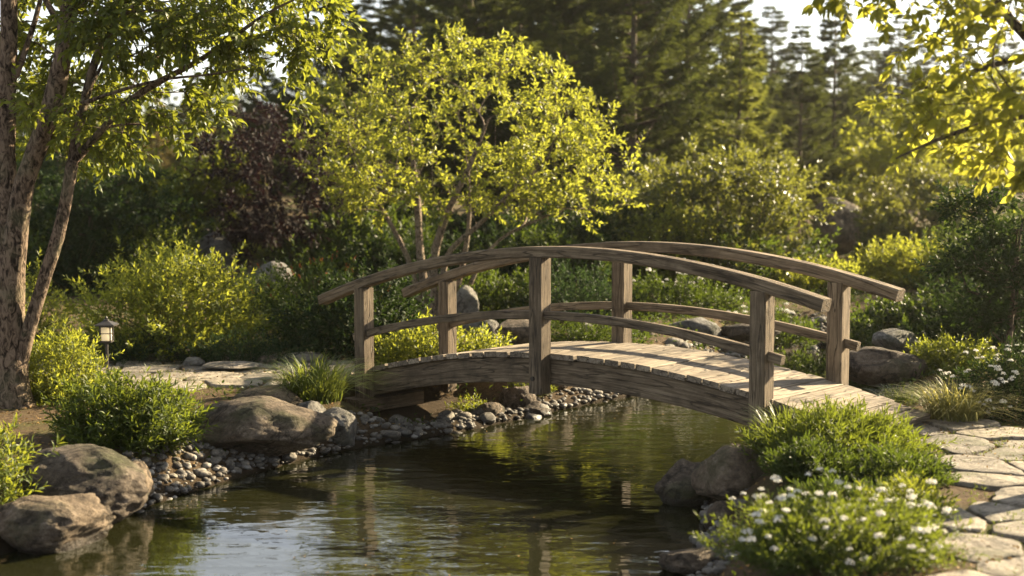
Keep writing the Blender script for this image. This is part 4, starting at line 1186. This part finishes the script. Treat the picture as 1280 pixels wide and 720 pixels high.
S('mid_shrub', 'dark shrub left of the central tree base behind the rail', 'shrub', gp(500, 372), (1.0, .7, 1.0), M['leaf_dark'], (.09, .04), 420, 12, .3, .3, 319)
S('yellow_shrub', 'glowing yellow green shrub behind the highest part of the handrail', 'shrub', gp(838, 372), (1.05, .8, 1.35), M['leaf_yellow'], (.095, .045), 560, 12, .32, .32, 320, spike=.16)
S('white_flower_shrub', 'white flowering shrub behind the far centre bridge post', 'shrub', gp(850, 398), (.95, .5, .55), M['leaf_mid'], (.07, .03), 360, 12, .26, .3, 321, flowers=32, frad=.04)
S('white_flower_shrub', 'white flowering shrub beside the far pond edge', 'shrub', gp(955, 405), (.75, .5, .42), M['leaf_mid'], (.07, .03), 300, 12, .26, .3, 322, flowers=20, frad=.04)
S('low_plant', 'low green clump seen between the rails right of the centre posts', 'plant', gp(740, 432), (.6, .4, .35), M['leaf_mid'], (.06, .02), 260, 12, .2, .3, 323)
S('mid_shrub', 'dense green shrub at the pond edge seen through the right rails', 'shrub', gp(990, 418), (1.0, .6, .5), M['leaf_mid'], (.07, .03), 420, 12, .26, .3, 324)
S('yellow_shrub', 'sunlit yellow shrub behind the right handrail end', 'shrub', gp(1020, 376), (.80, .6, .52), M['leaf_yellow'], (.09, .04), 400, 12, .3, .3, 325, spike=.16)
S('round_shrub', 'big rounded dark green shrub right of the handrail ends', 'shrub', gp(1140, 420), (.95, .85, 1.05), M['leaf_mid'], (.075, .04), 800, 13, .26, .22, 326, tpl=LANCE, spike=.10)
S('yellow_shrub', 'yellow topped shrub behind the big rounded dark green one', 'shrub', gp(1140, 372), (.95, .7, .66), M['leaf_yellow'], (.09, .042), 520, 12, .3, .3, 327, spike=.14)
S('clipped_shrub', 'clipped round shrub in the hazy distance right of the domed boulder', 'shrub', gp(1112, 318, .4), (.75, .7, .85), M['leaf_mid'], (.08, .04), 520, 12, .2, .1, 328, spike=.03)
S('clipped_shrub', 'smaller clipped shrub behind the round one in the distance', 'shrub', gp(1090, 296, .6), (1.0, .9, .75), M['leaf_mid'], (.09, .045), 460, 12, .2, .12, 329, spike=.03)
S('mid_shrub', 'low hazy shrub below the pale spreading tree', 'shrub', gp(1175, 320, .4), (1.4, .9, .9), M['leaf_olive'], (.09, .04), 460, 12, .3, .3, 330)
S('yellow_plant', 'yellow green leafy plant above the pale grass tuft on the right', 'plant', gp(1188, 466, .05), (.45, .38, .36), M['leaf_bright'], (.062, .022), 330, 12, .22, .32, 331, tpl=LANCE, spike=.2)
S('white_flower_shrub', 'white flowering bush at the right edge beside the pale grass', 'shrub', gp(1278, 520, .05), (.52, .42, .60), M['leaf_dark'], (.05, .02), 520, 12, .2, .25, 332, flowers=60, frad=.028, spike=.12, fside=(-.6, -.5, .6))
S('mid_shrub', 'dark bushy shrub at the right edge behind the flowering bush', 'shrub', gp(1252, 440, .05), (.75, .6, .9), M['leaf_dark'], (.06, .03), 620, 13, .22, .25, 333)
S('ferny_mound', 'feathery green mound beside the near right bridge post', 'plant', (2.46, 10.42), (.54, .46, .32), M['leaf_fern'], (.078, .014), 800, 14, .24, .26, 334, tpl=LANCE, spike=.18, up=.05)
S('ferny_mound', 'low trailing green plant between ferny mound and stepping path', 'plant', (2.62, 9.5), (.33, .30, .20), M['leaf_mid'], (.062, .016), 330, 13, .2, .3, 335, tpl=LANCE, spike=.14)
S('ferny_mound', 'darker green plant hanging over the boulder beside the pond', 'plant', (2.12, 9.72), (.30, .28, .20), M['leaf_mid'], (.065, .016), 330, 13, .2, .28, 336, tpl=LANCE, spike=.16)
S('white_flower_bush', 'blurred foreground bush covered in white flower clusters at bottom right', 'shrub', (1.80, 7.72), (.60, .48, .31), M['leaf_fern'], (.046, .012), 1000, 14, .22, .24, 337, tpl=LANCE, spike=.16, flowers=88, frad=.027, fup=.22, fsep=.05)
S('low_plant', 'small bright clump at the near edge of the stepping path', 'plant', (2.42, 8.6), (.28, .3, .22), M['leaf_bright'], (.05, .014), 200, 12, .18, .3, 338, tpl=LANCE)
S('yellow_shrub', 'golden sunlit shrub in the far gap left of the purple maple', 'shrub', gp(272, 312, .4), (1.9, 1.0, .75), M['leaf_over'], (.11, .05), 320, 12, .3, .3, 341)
S('low_plant', 'low leafy filler between the ferny mound and the flower bush', 'plant', (2.1, 8.85), (.34, .28, .15), M['leaf_mid'], (.055, .014), 330, 12, .18, .3, 342, tpl=LANCE)
# rows of filler shrubs far back, each its own plant
fill = [(60, 338, 'leaf_dark'), (140, 345, 'leaf_mid'), (480, 345, 'leaf_mid'), (540, 352, 'leaf_dark'), (610, 350, 'leaf_mid'), (670, 352, 'leaf_dark'), (720, 358, 'leaf_mid'), (770, 350, 'leaf_dark'),
        (900, 352, 'leaf_mid'), (1220, 360, 'leaf_mid'), (1240, 330, 'leaf_olive'), (420, 325, 'leaf_dark'), (230, 330, 'leaf_dark'), (10, 350, 'leaf_mid'),
        (680, 330, 'leaf_dark'), (600, 322, 'leaf_dark'), (520, 320, 'leaf_dark'), (760, 322, 'leaf_dark'), (840, 325, 'leaf_dark'), (1290, 345, 'leaf_mid'), (1300, 400, 'leaf_dark')]
pro = {}
for q, (px, by, mt) in enumerate(fill):
    p = gp(px, by, .25); rr = np.random.default_rng(600 + q)
    if mt not in pro:
        pro[mt] = o = S('background_shrub', '', 'shrub', p, (1.4, 1.0, 1.15), M[mt], (.11, .05), 520, 12, .34, .32, 700 + q)
    else:
        src = pro[mt]; o = src.copy(); COL.objects.link(o); o.location = (p[0], p[1], HH(*p))
        for c in src.children:
            d = c.copy(); COL.objects.link(d); d.parent = o
    o.rotation_euler = (0, 0, rr.uniform(0, 6.28)); s = rr.uniform(.8, 1.2); o.scale = (s, s, s * rr.uniform(.8, 1.15))
    nm = {'leaf_dark': 'dark green', 'leaf_mid': 'mid green', 'leaf_olive': 'pale olive'}[mt]
    tag(o, nm + ' rounded shrub in the blurred beds far behind the bridge', 'shrub', nm + ' shrubs in the blurred back beds')

# grasses
grass('grass_clump', 'arching green grass clump at the left foot of the bridge', 'grass clump', gp(392, 508, -.15), .62, .50, 620, M['grass'], 401, width=.0065, lean=.95)
grass('grass_clump', 'pale dry grass tuft beside the right path', 'grass clump', gp(1193, 527, .05), .50, .42, 520, M['grass_pale'], 402, width=.006, lean=.95)
grass('grass_clump', 'low green grass tuft near the end of the deck', 'grass clump', gp(1125, 503, .05), .36, .22, 220, M['grass'], 403, width=.006)
grass('grass_clump', 'thin green grass tuft on the bank beside the fern shrub', 'grass clump', gp(228, 520, -.1), .25, .26, 90, M['grass_pale'], 404, width=.004)
grass('grass_clump', 'tall grass tuft rising at the foot of the near right post', 'grass clump', (2.15, 10.95), .4, .42, 220, M['grass'], 405, width=.007)

# countless small things: moss tufts in the joints, ground cover, litter
def scatter(name, label, cat, n, region, mat, L, W, seed, up=.5, zj=.02, ok=None, tpl=KITE, clump=0.0, rep=1, spread=.05):
    rng = np.random.default_rng(seed)
    x0, x1, y0, y1 = region
    X = rng.uniform(x0, x1, n); Y = rng.uniform(y0, y1, n)
    m_ = sdist(X, Y, POND) > .25
    if ok is not None: m_ &= ok(X, Y)
    if clump: m_ &= (vnoise(X, Y, clump, seed) > rng.uniform(-.6, .5, n))
    X, Y = np.repeat(X[m_], rep), np.repeat(Y[m_], rep)
    X = X + rng.normal(0, spread, len(X)); Y = Y + rng.normal(0, spread, len(X)); k = len(X)
    P = np.stack([X, Y, H(X, Y) + rng.uniform(0, zj, k)], -1)
    d = rng.normal(0, 1, (k, 3)); d[:, 2] = np.abs(d[:, 2]) * up
    nn = rng.normal(0, .5, (k, 3)) + [0, 0, 1]
    o = leaf_obj(name, P, d, nn, rng.uniform(.6, 1.2, k) * L, rng.uniform(.6, 1.2, k) * W, rng.uniform(0, 1, k), tpl, mat, None)
    tag(o, label, cat, kind='stuff'); return o
onpath = lambda X, Y: inpoly(X, Y, np.array(LPATH)) | inpoly(X, Y, np.array(RPATH))
nearpath = lambda X, Y: (np.minimum(sdist(X, Y, np.array(LPATH)), sdist(X, Y, np.array(RPATH))) < .25)
notbridge = lambda X, Y: ~((np.abs((X - .668) * .674 + (Y - 13.417) * .739) < .62) & (np.abs((X - .668) * .739 - (Y - 13.417) * .674) < 3.3))
scatter('moss_tufts', 'moss and tiny grass growing in the joints of both paths', 'moss', 26000, (-7, 5.5, 5.5, 17.5), M['grass'], .035, .009, 501, 1.4, .012, lambda X, Y: nearpath(X, Y) & notbridge(X, Y), clump=2.3, rep=4, spread=.02)
scatter('ground_cover', 'low green ground cover between the shrubs and along the banks', 'ground cover', 30000, (-10, 10, 8, 34), M['leaf_mid'], .075, .028, 502, .9, .12, lambda X, Y: ~nearpath(X, Y) & notbridge(X, Y) & ~((X < -3.2) & (Y < 14.6)) , clump=.9, rep=4, spread=.09)
scatter('leaf_litter', 'dry brown leaves and bits of bark scattered on the soil', 'leaf litter', 16000, (-7, 5.5, 6, 17.8), M['litter'], .038, .018, 503, .25, .03, notbridge, clump=1.1, rep=2, spread=.12)

rng = np.random.default_rng(611)
n = 900; X = rng.uniform(-4, 2.2, n); Y = rng.uniform(8, 17, n); kp = (sdist(X, Y, POND) < -.12) & (vnoise(X, Y, 1.3, 4) > rng.uniform(-.1, 1.0, n)); X, Y = X[kp], Y[kp]; k = len(X)
o = leaf_obj('floating_bits', np.stack([X, Y, np.full(k, WATER + .004)], -1), np.column_stack([rng.normal(0, 1, (k, 2)), rng.normal(0, .03, k)]), np.tile([0., 0, 1], (k, 1)), rng.uniform(.012, .035, k), rng.uniform(.008, .018, k), rng.uniform(0, 1, k), KITE, M['litter'], None)
tag(o, 'tiny fallen leaves and petals floating on the pond', 'floating leaves', kind='stuff')

# ================================================================== WORLD, SUN, CAMERA
SUN_AZ, SUN_EL = R(58), R(25)
w = bpy.data.worlds.new('World'); scene.world = w; w.use_nodes = True
nt = w.node_tree; nt.nodes.clear()
sky = nt.nodes.new('ShaderNodeTexSky'); sky.sky_type = 'NISHITA'; sky.sun_disc = False
sky.sun_elevation = SUN_EL; sky.sun_rotation = SUN_AZ; sky.air_density = 1.0; sky.dust_density = 0.8; sky.ozone_density = 1.0
bg = nt.nodes.new('ShaderNodeBackground'); bg.inputs[1].default_value = 0.05
wo = nt.nodes.new('ShaderNodeOutputWorld')
hs = nt.nodes.new('ShaderNodeHueSaturation'); hs.inputs['Saturation'].default_value = 0.35
nt.links.new(sky.outputs[0], hs.inputs['Color']); nt.links.new(hs.outputs[0], bg.inputs[0]); nt.links.new(bg.outputs[0], wo.inputs[0])
sl = bpy.data.lights.new('sun', 'SUN'); sl.energy = 5.0; sl.angle = R(.6); sl.color = (1.0, .82, .53)
so = bpy.data.objects.new('sun', sl); COL.objects.link(so)
dv = Vector((math.sin(SUN_AZ) * math.cos(SUN_EL), math.cos(SUN_AZ) * math.cos(SUN_EL), math.sin(SUN_EL)))
so.rotation_euler = dv.to_track_quat('Z', 'Y').to_euler()
so.location = (6, 4, 12)

cam = bpy.data.cameras.new('camera'); co = bpy.data.objects.new('camera', cam); COL.objects.link(co)
co.location = (0, 0, CAMZ); co.rotation_euler = (math.pi / 2 - TILT, 0, 0)
cam.sensor_width = 36; cam.lens = F / 1280 * 36; cam.clip_start = .05; cam.clip_end = 3000
cam.dof.use_dof = True; cam.dof.focus_distance = 12.8; cam.dof.aperture_fstop = 1.3
scene.camera = co
scene.view_settings.view_transform = 'Standard'; scene.view_settings.look = 'None'
scene.view_settings.exposure = 2.45; scene.view_settings.gamma = 1
scene.render.engine = 'CYCLES'
cy = scene.cycles
cy.use_denoising = True
cy.max_bounces = 7; cy.diffuse_bounces = 2; cy.glossy_bounces = 3; cy.transmission_bounces = 4; cy.transparent_max_bounces = 8
cy.sample_clamp_indirect = 8; cy.caustics_reflective = False; cy.caustics_refractive = False

# ------------------------------------------------------------------ air
mb = MB(); boxm(mb, (0, 250, 8.5), (820, 680, 23.0))
m, nt, out = newmat('warm_haze')
pv = nt.nodes.new('ShaderNodeVolumePrincipled'); pv.inputs['Density'].default_value = 0.00040; pv.inputs['Anisotropy'].default_value = 0.75
pv.inputs['Color'].default_value = (0.98, 0.94, 0.85, 1)
nt.links.new(pv.outputs[0], out.inputs['Volume'])
haze = mb.build('haze', m); tag(haze, 'thin warm evening haze in the air of the garden', 'haze', kind='stuff')
cy.volume_bounces = 0
